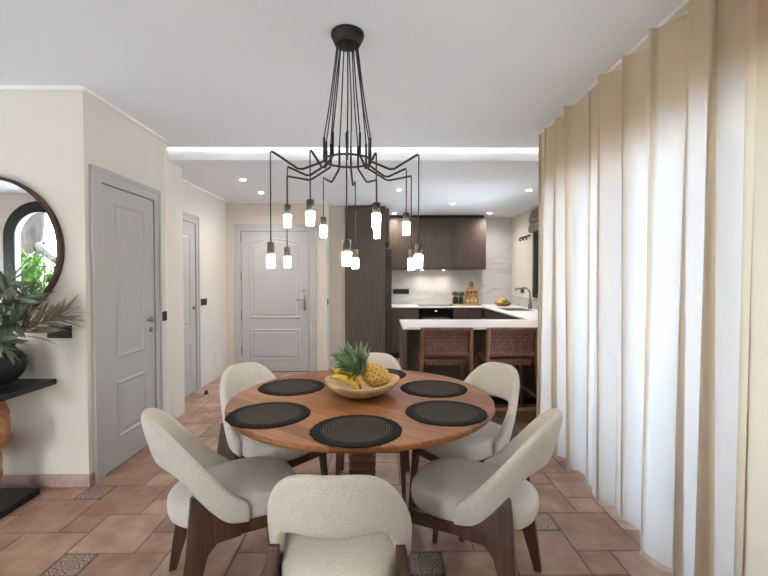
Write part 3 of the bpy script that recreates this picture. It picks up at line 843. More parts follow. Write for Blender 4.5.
# ------------------------------------------------------------------ dining chairs
def lerp_tab(tab, x):
    for (a, p), (b_, q) in zip(tab, tab[1:]):
        if x <= b_:
            k = (x - a) / (b_ - a); k = max(0, min(1, k))
            return p + (q - p) * k
    return tab[-1][1]
def smooth_tab(tab, x, w_=.03):
    return sum(lerp_tab(tab, max(0, abs(x + d * w_))) for d in (-1, -.5, 0, .5, 1)) / 5
ZT = [(0, .832), (.08, .831), (.14, .812), (.19, .768), (.24, .70), (.29, .62), (.34, .535), (.388, .45)]
ZB = [(0, .622), (.12, .62), (.17, .605), (.20, .57), (.23, .515), (.26, .46), (.31, .405), (.388, .388)]
def make_chair(loc, rz, label):
    t_ = thing('dining_chair', label, 'chair', loc, rz, 'upholstered dining chairs')
    # seat cushion
    m__ = MB(); ns = 48
    def sup(a, A, B, e=2.7):
        c_, s_ = math.cos(a), math.sin(a)
        k = (abs(c_) ** e + abs(s_) ** e) ** (-1 / e)
        y = B * k * s_; x = A * k * c_ * (1 + .06 * (y / B))
        return x, y
    prof_ = [(.05, .372), (.80, .372), (.95, .380), (1.0, .405), (1.0, .44), (.965, .470), (.87, .487), (.65, .497), (.35, .502), (.02, .503)]
    ls = []
    for s_, z in prof_:
        l = []
        for j in range(ns):
            x, y = sup(2 * PI * j / ns,  .213 * s_, .275 * s_); l.append((x, y - .005, z - (.012 * max(0, -y / .25) if z > .46 else 0)))
        ls.append(l)
    m__.loops(ls, cap=True); m__.build('seat', M['fabric'], t_, sub=1)
    # wrap-around backrest
    m__ = MB(); a_, b_ = .222, .25; La, S = .37, .388; N_ = 48; ls = []
    for i in range(N_ + 1):
        s_ = -S + 2 * S * i / N_; q = abs(s_); sg = 1 if s_ >= 0 else -1
        if q < La:
            ph = q / La * PI / 2; x, y = a_ * math.sin(ph) ** .93, -b_ * math.cos(ph) ** .8 if ph < PI / 2 else 0
            nx, ny = math.sin(ph), -math.cos(ph); cphi = math.cos(ph)
        else:
            x, y = a_ - .05 * (q - La), (q - La) * .95; nx, ny, cphi = 1, 0, 0
        zt, zb_ = smooth_tab(ZT, q), smooth_tab(ZB, q, .02)
        th = .048 if q < .32 else .048 - .016 * (q - .32) / .068
        l = []
        vv = [0, .07, .25, .5, .75, .93, 1]; ww = [.30, .85, 1, 1, 1, .85, .35]
        for side in (1, -1):
            for v, w_ in (list(zip(vv, ww)) if side == 1 else list(zip(vv, ww))[::-1]):
                z = zb_ + (zt - zb_) * v
                ly = -.27 * max(0, z - .44) * (cphi ** .7 if cphi > 0 else 0) - .12 * max(0, z - .44) * (1 - cphi) * (1 if q < La else max(0, 1 - (q - La) / .15))
                lx = .05 * (z - .42) * (1 - cphi)
                l.append((sg * (x + lx + side * nx * th / 2 * w_), y + ly + side * ny * th / 2 * w_, z))
        ls.append(l if sg == 1 else l)
    m__.loops(ls, cap=True); m__.build('backrest', M['fabric'], t_, sub=1)
    # wooden frame
    fr_ = MB()
    for sg in (-1, 1):
        fr_.beam((sg * .192, .23, .352), (sg * .208, -.10, .372), .026, .026, .045, .05, up=(0, 0, 1))
    fr_.beam((-.192, .228, .352), (.192, .228, .352), .024, .024, .042, .042, up=(0, 0, 1))
    fr_.beam((-.20, -.15, .358), (.20, -.15, .358), .024, .024, .035, .035, up=(0, 0, 1))
    fr_.build('seat_frame', M['legwood'], t_, bevel=.004)
    for sg in (-1, 1):
        l_ = MB(); l_.beam((sg * .190, .22, .375), (sg * .204, .255, 0), .036, .022, .040, .024)
        l_.build('leg', M['legwood'], t_, bevel=.005)
        poly = [(-.205, .53), (-.19, .535), (-.14, .475), (-.06, .405), (-.03, .398), (-.02, .348), (-.11, .345), (-.145, .31), (-.235, 0), (-.268, 0), (-.222, .36)]
        l_ = MB(); l_.prism(poly, 'x', sg * .202, sg * .236)
        l_.v = [(v[0] + sg * .02 * max(0, (.36 - v[2]) / .36) - (sg * .016 * max(0, (v[2] - .40) / .12)), v[1], v[2]) for v in l_.v]
        l_.build('leg', M['legwood'], t_, bevel=.004)
    return t_
chairs = [((-.136, 1.505), -91, 'cream upholstered dining chair nearest the camera, seen from behind'),
          ((-.655, 1.875), 209, 'cream upholstered dining chair at the left front, nearest the left grey door'),
          ((.41, 1.85), -28, 'cream upholstered dining chair at the right front, nearest the curtain'),
          ((.505, 2.48), 37, 'cream upholstered dining chair at the right rear, in front of the bar stools'),
          ((-.645, 2.48), 140, 'cream upholstered dining chair at the left rear, in front of the entrance door'),
          ((-.055, 2.73), 88, 'cream upholstered dining chair at the far side, behind the pineapple')]
ch0 = None
for (X, Y), ang, lb in chairs:
    rz = math.radians(ang) + PI / 2       # chair faces the table (local +y points to the centre)
    if ch0 is None: ch0 = make_chair((X, Y, 0), rz, lb)
    else: dup(ch0, (X, Y, 0), rz, lb)

# ------------------------------------------------------------------ chandelier
ccx, ccy = W(347.5, 30, 2.15)[0], 2.15
RZ = H + .60
t = thing('chandelier', 'black spider chandelier with twelve glowing pendants above the dining table', 'chandelier', (ccx, ccy, ZC))
def L3(p): return (p[0] - ccx, p[1] - ccy, p[2] - ZC)
MB().lathe([(0, 0), (.083, 0), (.084, -.012), (.064, -.056), (.06, -.058), (0, -.058)][::-1], 48).build('ceiling_canopy', M['metalblack'], t)
rg = MB(); nr = 48; loopc = [L3((ccx + .120 * math.cos(2 * PI * i / nr), ccy + .120 * math.sin(2 * PI * i / nr), RZ)) for i in range(nr + 1)]
rg.tube(loopc, .0055, 8, cap=False); rg.build('ring', M['metalblack'], t)
PEND = [(270.3, 151, 242.5, 255, 268, 2.06), (287.3, 167, 205, 215, 227, 2.26), (286.8, 176, 247.5, 257, 267.5, 2.44), (310, 150, 200, 212, 225.3, 1.91),
        (323.3, 178, 217.5, 226, 237.3, 2.5), (346.5, 133, 240, 252.5, 266, 1.76), (355.2, 182, 250, 258.5, 268.5, 2.46), (376.3, 153, 203, 214, 227.8, 1.93),
        (376.8, 180, 217, 227, 238.3, 2.5), (406.3, 169, 213, 222.5, 235, 2.3), (411.3, 176, 250, 259, 270, 2.45), (418.8, 154.5, 244, 255, 268.3, 2.06)]
def bez(P, n_=6):
    out = []
    for i in range(len(P) - 1):
        p0 = P[max(i - 1, 0)]; p1 = P[i]; p2 = P[i + 1]; p3 = P[min(i + 2, len(P) - 1)]
        for k in range(n_):
            a = k / n_
            out.append(.5 * ((2 * p1) + (p2 - p0) * a + (2 * p0 - 5 * p1 + 4 * p2 - p3) * a * a + (3 * p1 - p0 - 3 * p2 + p3) * a ** 3))
    out.append(P[-1]); return out
rc = random.Random(11)
for px, tipy, sy0, by0, by1, Y in PEND:
    X, zt = W(px, tipy, Y); _, zs = W(px, sy0, Y); _, zb0 = W(px, by0, Y); _, zb1 = W(px, by1, Y)
    d = Vector((X - ccx, Y - ccy, 0)); ln = d.length; d.normalize()
    C0 = Vector((ccx, ccy, 0))
    rp_ = C0 + d * .120
    # cord from canopy to ring
    top = C0 + d * .052
    bow = Vector((-d.y, d.x, 0)) * rc.uniform(-.012, .012)
    pts = bez([Vector((top.x, top.y, ZC - .056)), top.lerp(rp_, .5) + Vector((0, 0, (ZC + RZ) / 2)) + bow, Vector((rp_.x, rp_.y, RZ + .11))], 8)
    MB().tube([L3(p) for p in pts], .0034, 6).build('cord', M['cord'], t)
    low = C0 + d * (.120 + (ln - .120) * .45)
    zl_ = RZ - .055 - .02 * (ln < .33)
    a = [Vector((rp_.x, rp_.y, RZ + .11)), Vector((rp_.x, rp_.y, RZ - .005)), Vector((rp_.x, rp_.y, RZ - .015)) + d * .012,
         Vector((low.x, low.y, zl_)) - d * .012, Vector((low.x, low.y, zl_)) + d * .012, Vector((X, Y, zt)) - d * .014 - Vector((0, 0, .004)), Vector((X, Y, zt)) - d * .003]
    arm = MB(); arm.tube([L3(p) for p in a], .0056, 8); arm.build('arm', M['metalblack'], t)
    pts = [Vector((X, Y, zt)) - d * .006, Vector((X, Y, zt - .008)), Vector((X, Y, zt - .03)), Vector((X, Y, zs))]
    MB().tube([L3(p) for p in pts], .0034, 6).build('drop_cord', M['cord'], t)
    so = MB(); so.lathe([(0, zs - zb0), (.0175, zs - zb0), (.0175, 0), (.006, .004), (0, .004)], 20); s_o = so.build('socket', M['socket'], t, L3((X, Y, zb0 + 0)))
    so.v = so.v
    s_o.location = L3((X, Y, zs)); 
    # lathe above was built upwards from 0 ; flip into place
    me = s_o.data
    for v in me.vertices: v.co.z = -v.co.z if abs(v.co.z) > .0041 else v.co.z
    me.update()
    bl = MB(); bl.lathe([(0, zb1 - zb0), (.0175, zb1 - zb0), (.0190, zb1 - zb0 + .004), (.0205, 0), (0, 0)], 20); bl.build('bulb', M['bulb'], t, L3((X, Y, zb0)))

# ------------------------------------------------------------------ curtains
def curtain(name, label, y0_, y1_, x_, amp, per, m, seed, zt, n_=None):
    rr = random.Random(seed); m__ = MB(); step = .008; k = int((y1_ - y0_) / step); nz = 16
    ph = [0]; amps = []
    phase = 0
    cols = []
    a_cur = amp
    for i in range(k + 1):
        y = y0_ + i * step
        pp = per * (1 + .35 * math.sin(y * 2.3 + seed) + .2 * math.sin(y * 5.1 + 2 * seed))
        phase += step / pp * 2 * PI
        cols.append((y, phase))
    vs = []
    for j in range(nz + 1):
        v = j / nz; z = .012 + (zt - .012) * v
        for y, p in cols:
            fl_ = 1 + .35 * (1 - v) * math.sin(y * 3.7 + seed)
            w_ = math.sin(p + .35 * (1 - v) * math.sin(y * 4 + 1)) 
            w2 = .85 * w_ + .25 * math.sin(.5 * p + seed) + .2 * math.sin(2.3 * p + 1.1)
            x = x_ + amp * .9 * fl_ * w2 + .012 * math.sin(y * 9 + v * 2) + .02 * (1 - v) * math.sin(y * 2.6)
            yy = y + .55 * amp * math.sin(2 * p + .5) * (.5 + .5 * (1 - v)) + .02 * (1 - v) * math.sin(y * 6)
            vs.append((x, yy, z))
    c_ = len(cols)
    m__.add(vs, [(j * c_ + i, j * c_ + i + 1, (j + 1) * c_ + i + 1, (j + 1) * c_ + i) for j in range(nz) for i in range(c_ - 1)], 0, True)
    t_ = thing(name, label, 'curtain', (x_, (y0_ + y1_) / 2, 0))
    m__.v = [(v[0] - x_, v[1] - (y0_ + y1_) / 2, v[2]) for v in m__.v]
    m__.build('fabric', m, t_, fix=False)
    MB().box(-.02, .02, y0_ - (y0_ + y1_) / 2, (y1_ - y0_) / 2, zt + .002, ZC - .0005).build('track', M['whiteframe'], t_)
    return t_
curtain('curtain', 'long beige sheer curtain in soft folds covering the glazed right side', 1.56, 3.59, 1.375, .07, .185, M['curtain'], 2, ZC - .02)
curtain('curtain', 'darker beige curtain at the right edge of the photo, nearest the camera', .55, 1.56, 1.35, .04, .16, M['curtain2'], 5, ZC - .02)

# ------------------------------------------------------------------ kitchen
CT = .90
def cab(name, label, x0_, x1_, y0_, y1_, z0_, z1_, face='-y', doors=1, m='wenge', kick=True, group=None, cat='cabinet'):
    cx_, cy_ = (x0_ + x1_) / 2, (y0_ + y1_) / 2
    t_ = thing(name, label, cat, (cx_, cy_, z0_ if z0_ > .3 else 0), 0, group); zo = z0_ if z0_ > .3 else 0
    zb_ = z0_
    if kick:
        if face == '-y': MB().box(x0_ - cx_, x1_ - cx_, y0_ + .06 - cy_, y1_ - cy_, 0, .10).build('plinth', M['black'], t_)
        else: MB().box(x0_ + .06 - cx_, x1_ - cx_, y0_ - cy_, y1_ - cy_, 0, .10).build('plinth', M['black'], t_)
        zb_ = .10
    d = .02
    if face == '-y': MB().box(x0_ - cx_, x1_ - cx_, y0_ + d - cy_, y1_ - cy_, zb_ - zo, z1_ - zo).build('body', M['wenge_side'], t_)
    else: MB().box(x0_ + d - cx_, x1_ - cx_, y0_ - cy_, y1_ - cy_, zb_ - zo, z1_ - zo).build('body', M['wenge_side'], t_)
    for k in range(doors):
        if face == '-y':
            w_ = (x1_ - x0_) / doors
            MB().box(x0_ + k * w_ + .003 - cx_, x0_ + (k + 1) * w_ - .003 - cx_, y0_ - cy_, y0_ + d - .001 - cy_, zb_ + .003 - zo, z1_ - .028 - zo).build('door', M[m], t_, bevel=.0015)
        else:
            w_ = (y1_ - y0_) / doors
            MB().box(x0_ - cx_, x0_ + d - .001 - cx_, y0_ + k * w_ + .002 - cy_, y0_ + (k + 1) * w_ - .002 - cy_, zb_ + .003 - zo, z1_ - .028 - zo).build('door', M[m], t_, bevel=.0015)
    return t_
YF = 7.15; PY0, PY1 = 4.10, 4.89
CU = CT - .025
FX0 = W(345, 300, 6.46)[0]; FX1 = W(385.3, 300, 6.46)[0]
# fridge housing
t = thing('tall_cabinet', 'floor-to-ceiling dark wooden cabinet housing the fridge left of the worktop', 'cabinet', ((FX0 + FX1) / 2, 6.96, 0))
w = (FX1 - FX0) / 2
MB().box(-w, w, -.50, -.48, 0, ZL - .02).build('side_panel', M['wenge'], t, bevel=.002)
MB().box(-w, -w + .05, -.48, .5, 0, ZL - .02).build('back_panel', M['wenge_side'], t)
MB().box(-w + .05, w + .06, -.478, .5, 1.93, ZL - .05).build('top_cupboard', M['wenge_side'], t)
MB().box(-w + .05, w, .35, .79, 0, ZL - .02).build('end_panel', M['wenge_side'], t)
t = thing('fridge', 'dark steel fridge edge showing beside the tall wooden cabinet', 'fridge', (FX1 - .25, 6.9, 0))
MB().box(-.25, .25, -.415, .24, .02, 1.85).build('body', M['steel'], t)
fxd = W(391.3, 300, 6.49)[0] - (FX1 - .25)
MB().box(.252, fxd, -.44, .24, .04, 1.845).build('door', M['steel'], t, bevel=.006)
MB().box(fxd, fxd + .004, -.43, .23, .06, 1.83).build('door_face', M['ovenglass'], t)
MB().lathe([(0, 0), (.02, 0), (.02, .02), (0, .02)], 14, (fxd - .03, -.46, 1.12)).build('handle', M['black'], t)

# upper cabinets
ux = [W(388, 240, 7.42)[0], 0, W(452.3, 240, 7.42)[0], W(486.3, 240, 7.42)[0]]; ux[1] = ux[2] - (ux[3] - ux[2])
UZ0 = W(450, 269.5, 7.42)[1]; UZ1 = ZL - .06
for k, lb in enumerate(['dark wooden wall cabinet beside the fridge housing', 'dark wooden wall cabinet in the middle of the row over the oven', 'dark wooden wall cabinet at the right end beside the bare marble']):
    x0_, x1_ = ux[k], ux[k + 1]; cx_ = (x0_ + x1_) / 2; wd = (x1_ - x0_) / 2 - .001
    t = thing('wall_cabinet', lb, 'cabinet', (cx_, 7.6, UZ0), 0, 'wall cabinets over the worktop')
    MB().box(-wd, wd, -.16, .155, 0, UZ1 - UZ0).build('body', M['wenge_side'], t)
    MB().box(-wd + .003, wd - .003, -.18, -.161, .055, UZ1 - UZ0).build('door', M['wenge'], t, bevel=.0015)
    MB().box(-wd, wd, -.178, -.161, 0, .05).build('light_pelmet', M['wenge_side'], t)
x0_ = ux[0]
tag(MB().box(x0_, ux[3] - .03, 7.48, YK - .01, UZ1 + .001, ZL - .002).build('shadow_gap_filler', M['black']), 'recessed filler strip, black for the shadow gap between the wall cabinets and the ceiling', 'panel')  # black colour stands for the shade in the gap above the cabinets

# splashback
struct(MB().box(ux[0] - .1, XK, YK - .012, YK, CT, ZL).build('trim_3', M['marble']))
struct(MB().box(XK - .012, XK, KWY1 - 1.7, YK - .012, CT, 1.06).build('trim_4', M['marble']))

# base cabinets
ox0, ox1 = W(418.7, 312, YF)[0], W(453.3, 312, YF)[0]
XI = 1.76       # front of the right-hand run
cab('base_cabinet', 'dark wooden base cabinet between the fridge and the oven', W(389, 312, YF)[0], ox0 - .002, YF, YK - .02, .1, CU, doors=2)
cab('base_cabinet', 'dark wooden base cabinet right of the oven in the kitchen corner', ox1 + .002, XI - .02, YF, YK - .02, .1, CU, doors=2)
cab('base_cabinet', 'dark wooden base cabinet under the sink near the kitchen corner', XI, XK - .02, 6.02, YF - .02, .1, CU, face='-x', doors=2)
cab('base_cabinet', 'dark wooden base cabinet in the right run closest to the peninsula', XI, XK - .02, PY1 + .02, 6.018, .1, CU, face='-x', doors=2)
t = thing('oven', 'built-in black glass oven under the hob', 'oven', ((ox0 + ox1) / 2, 7.45, 0)); w = (ox1 - ox0) / 2
MB().box(-w, w, -.28, .28, .10, CU).build('body', M['black'], t)
MB().box(-w + .002, w - .002, -.30, -.28, .28, .74).build('oven_door', M['ovenglass'], t, bevel=.002)
MB().box(-w + .002, w - .002, -.30, -.28, .75, CU - .01).build('control_panel', M['ovenglass'], t, bevel=.002)
MB().box(-.02, .02, -.3015, -.30, .815, .83).build('display', emit('oven_display_glow', '#dfe6ea', .25), t)
MB().tube([(-w + .06, -.33, .70), (w - .06, -.33, .70)], .009, 10).build('handle', M['nickel'], t)
MB().box(-w + .002, w - .002, -.24, .28, 0, .10).build('plinth', M['black'], t)

# peninsula body
PX = W(399.6, 319.2, PY1)[0]
t = thing('kitchen_peninsula', 'dark wooden kitchen peninsula behind the two bar stools', 'cabinet', (PX, PY1, 0))
MB().box(.0, .04, -(PY1 - PY0) + .01, 0, 0, CU).build('end_panel', M['wenge'], t, bevel=.002)
MB().box(.041, XK - PX - .02, -.36, -.02, .08, CU).build('body', M['wenge_side'], t)
MB().box(.041, XK - PX - .02, -.33, -.04, 0, .08).build('plinth', M['black'], t)
MB().box(.041, XK - PX - .02, -.378, -.361, .08, CU).build('back_panel', M['wenge'], t)
for k in range(3):
    xx = .05 + k * .5
    MB().box(xx, xx + .497, -.019, 0, .1, CU - .03).build('door', M['wenge'], t)

# worktop : one U-shaped slab
b = MB(); ex = W(390.7, 305, YF)[0] + .02
poly = [(ex, YK - .013), (ex, YF - .02), (XI - .02, YF - .02), (XI - .02, PY1 + .005), (PX - .004, PY1 + .005), (PX - .004, PY0), (XK - .013, PY0), (XK - .013, YK - .013)]
b.prism(poly[::-1], 'z', CU + .001, CT)
wt = thing('worktop', 'white stone worktop running round the kitchen and over the peninsula', 'worktop', (PX, PY0, CT))
b.v = [(v[0] - PX, v[1] - PY0, v[2] - CT) for v in b.v]
b.build('stone_slab', M['stone'], wt, bevel=.003)
def rel(x, y, z): return x - PX, y - PY0, z - CT
MB().box(XI + .12 - PX, XK - .16 - PX, 6.2 - PY0, 6.75 - PY0, .0003, .002).build('sink_basin', M['steel'], wt)
hb = MB().box(0, 1, 0, 1, 0, 1); 
t = tag(MB().box(ox0 + .01, ox1 + .02, 7.22, 7.68, CT + .0003, CT + .006).build('induction_hob', M['ovenglass'], bevel=.002), 'flat black induction hob on the worktop above the oven', 'hob')

# black socket rail on splashback
xa, za = W(393, 294, YK - .012); xb, zb = W(409, 289, YK - .012)
t = plate('socket_strip', 'black triple socket strip on the white splashback beside the fridge', 'socket', xa, xb, 0, za, zb, M['blackplate'], nbtn=3); t.location = ((xa + xb) / 2, YK - .0121, (za + zb) / 2)
t = plate('wall_socket', 'black socket on the kitchen side wall beside the tap', 'socket', 0, .16, 0, 0, .08, M['blackplate'], -PI / 2, nbtn=2); t.location = (XK - .0005, 7.15, 1.17)
# hooks
t = thing('hook_rail', 'small rail of three black hooks on the kitchen side wall', 'hooks', (XK, 6.98, 2.08))
MB().box(-.012, 0, -.19, .19, -.012, .012).build('rail', M['black'], t)
for k in (-.15, 0, .15): MB().tube([(-.012, k, 0), (-.06, k, -.015), (-.065, k, -.05), (-.04, k, -.06)], .014, 8).build('hook', M['black'], t)
# roman blind
t = thing('roman_blind', 'folded grey roman blind above the kitchen window', 'blind', (XK, (KWY0 + KWY1) / 2, 0)); w = (KWY1 - KWY0) / 2 + .05
MB().prism([(0, 2.47), (-.03, 2.47), (-.055, 2.40), (-.08, 2.30), (-.075, 2.27), (-.06, 2.265), (0, 2.265)], 'y', -w, w).build('upper_fold', M['blind'], t, bevel=.01)
MB().prism([(0, 2.262), (-.055, 2.262), (-.08, 2.21), (-.09, 2.15), (-.075, 2.11), (0, 2.11)], 'y', -w, w).build('lower_fold', M['blind'], t, bevel=.01)

# tap
tpx, tpy = G(529.5, 308, CT)
tpx = min(tpx, XK - .12); tpy = 6.55; tpx = W(530, 300, tpy)[0]
t = thing('kitchen_tap', 'tall gunmetal kitchen tap with curved spout by the window', 'tap', (tpx, tpy, CT))
MB().lathe([(0, 0), (.032, 0), (.03, .06), (.022, .08), (.02, .12), (0, .12)], 18).build('body', M['tap'], t)
sp = [Vector((0, 0, .1)), Vector((-.0, 0, .24)), Vector((-.02, 0, .295)), Vector((-.07, 0, .33)), Vector((-.14, 0, .325)), Vector((-.22, 0, .315)), Vector((-.225, 0, .29))]
MB().tube(bez(sp, 5), .014, 10).build('spout', M['tap'], t)
MB().tube([(0, -.02, .07), (0, -.09, .10)], .007, 8).build('lever', M['tap'], t)

# fruit basket
fx, fy = G(503, 303, CT); fy = 7.32; fx = W(503, 300, fy)[0]
t = thing('fruit_basket', 'shallow wicker fruit basket on the worktop corner', 'basket', (fx, fy, CT + .001))
MB().lathe([(0, 0), (.09, 0), (.12, .02), (.145, .05), (.137, .055), (.11, .025), (0, .012)], 32).build('basket_body', M['wicker'], t)
MB().tube([(.142 * math.cos(2 * PI * i / 32), .142 * math.sin(2 * PI * i / 32), .053) for i in range(33)], .006, 6).build('rim', M['wicker'], t)
def fruit(name, lb, dx, dy, dz, rad, m, g_):
    t_ = thing(name, lb, 'fruit', (fx + dx, fy + dy, CT + dz), 0, g_)
    MB().lathe([(rad * max(0.0, math.sin(PI * i / 12)), -rad * math.cos(PI * i / 12)) for i in range(13)], 18, sx=1.12).build('flesh', m, t_)
    MB().tube([(0, 0, rad * .96), (0, 0, rad * 1.1)], [.004, .003], 6).build('stem', M['stemgreen'], t_)
fruit('lemon', 'yellow lemon at the left of the wicker basket', -.06, -.02, .058, .04, M['lemon'], 'fruit in the wicker basket')
fruit('orange', 'orange at the back of the wicker basket', -.03, .05, .065, .04, M['orange'], 'fruit in the wicker basket')
fruit('lemon', 'yellow lemon heaped on top of the wicker basket', -.005, -.01, .105, .035, M['lemon'], 'fruit in the wicker basket')
fruit('avocado', 'green avocado at the right of the wicker basket', .055, -.02, .06, .043, M['lime'], 'fruit in the wicker basket')
fruit('lime', 'green lime behind the avocado in the wicker basket', .05, .05, .085, .036, M['lime'], 'fruit in the wicker basket')

# tray, rack, bottles, board, herbs
ty_ = 7.46
tx0, tx1 = W(451, 300, ty_)[0], W(479.5, 300, ty_)[0]; tcx = (tx0 + tx1) / 2; tw = (tx1 - tx0) / 2
t = thing('serving_tray', 'light wooden serving tray on the worktop by the hob', 'tray', (tcx, ty_, CT + .0008))
MB().box(-tw, tw, -.12, .12, 0, .012).build('tray_base', M['crate'], t)
rm = MB(); rm.box(-tw, tw, -.12, -.108, .012, .032); rm.box(-tw, tw, .108, .12, .012, .032); rm.box(-tw, -tw + .012, -.108, .108, .012, .032); rm.box(tw - .012, tw, -.108, .108, .012, .032)
rm.build('rim', M['crate'], t)
rx = W(471, 300, ty_)[0]; Zt = CT + .0125
t = thing('bottle_rack', 'light wooden rack holding three small bottles on the tray', 'rack', (rx, ty_ - .03, Zt)); rw = .115
MB().box(-rw, rw, .03, .045, 0, .27).build('back_board', M['crate'], t)
for s in (-1, 1): MB().box(s * rw - .008, s * rw + .008, -.045, .045, 0, .27).build('side_board', M['crate'], t)
for zz in (.0, .10, .255): MB().box(-rw + .008, rw - .008, -.045, -.035, zz, zz + .035).build('front_slat', M['crate'], t)
MB().box(-rw + .008, rw - .008, -.035, .03, 0, .01).build('rack_base', M['crate'], t)
for k, lb in enumerate(['left of the three small labelled bottles in the wooden rack', 'middle of the three small labelled bottles in the wooden rack', 'right of the three small labelled bottles in the wooden rack']):
    xx = rx + (k - 1) * .068
    t = thing('bottle', lb, 'bottle', (xx, ty_ - .034, Zt + .0105), 0, 'bottles in the wooden rack')
    MB().lathe([(0, 0), (.027, 0), (.027, .12), (.012, .16), (.011, .2), (0, .2)], 16).build('glass_body', M['bottle_oil'], t)
    MB().lathe([(.0275, .035), (.0278, .036), (.0278, .10), (.0275, .101)], 16).build('label', M['label'], t)
    MB().lathe([(0, .2), (.014, .2), (.014, .235), (0, .235)], 12).build('cap', M['bottle'], t)
t = thing('chopping_board', 'wooden chopping board with round handle leaning behind the bottle rack', 'chopping board', (rx + .015, ty_ + .05, Zt))
MB().box(-.085, .085, 0, .018, 0, .32).build('board', M['crate'], t, bevel=.008)
hb = MB(); hb.loops([[( .042 * math.cos(2 * PI * i / 24), y, .365 + .055 * math.sin(2 * PI * i / 24)) for i in range(24)] for y in (.0, .018)] , cap=True, smooth=False)
hb.build('handle', M['wicker'], t)
def herb(lb, px_, h_, seed, m_pot, dark):
    xx = W(px_, 300, ty_)[0]
    t_ = thing('potted_herb', lb, 'plant', (xx, ty_ - .02, Zt), 0, 'potted herbs on the tray')
    MB().lathe([(0, 0), (.04 if dark else .03, 0), (.055 if dark else .035, .05), (.05 if dark else .034, .13), (.04, .135), (.036, .12), (0, .11)], 20).build('pot', m_pot, t_)
    rr = random.Random(seed); lm = MB()
    for k in range(26):
        a = rr.uniform(0, 2 * PI); tl = rr.uniform(.1, .9); d = Vector((math.sin(tl) * math.cos(a), math.sin(tl) * math.sin(a) * .7, math.cos(tl)))
        ln = rr.uniform(.05, h_); p = Vector((0, 0, .12)) + d * ln * .6
        lm.tube([(0, 0, .11), p], .0018, 4)
        for q in range(3): leaf(lm, p, d + Vector((rr.uniform(-.8, .8), rr.uniform(-.8, .8), rr.uniform(-.3, .6))), (0, 0, 1), .045, .022)
    lm.build('leaves', M['herb'], t_, fix=False)
herb('herb in a round black pot at the left of the wooden tray', 455.5, .16, 3, M['vase'], True)
herb('herb in a slim grey pot between black pot and bottle rack', 460.8, .15, 8, M['steel'], False)

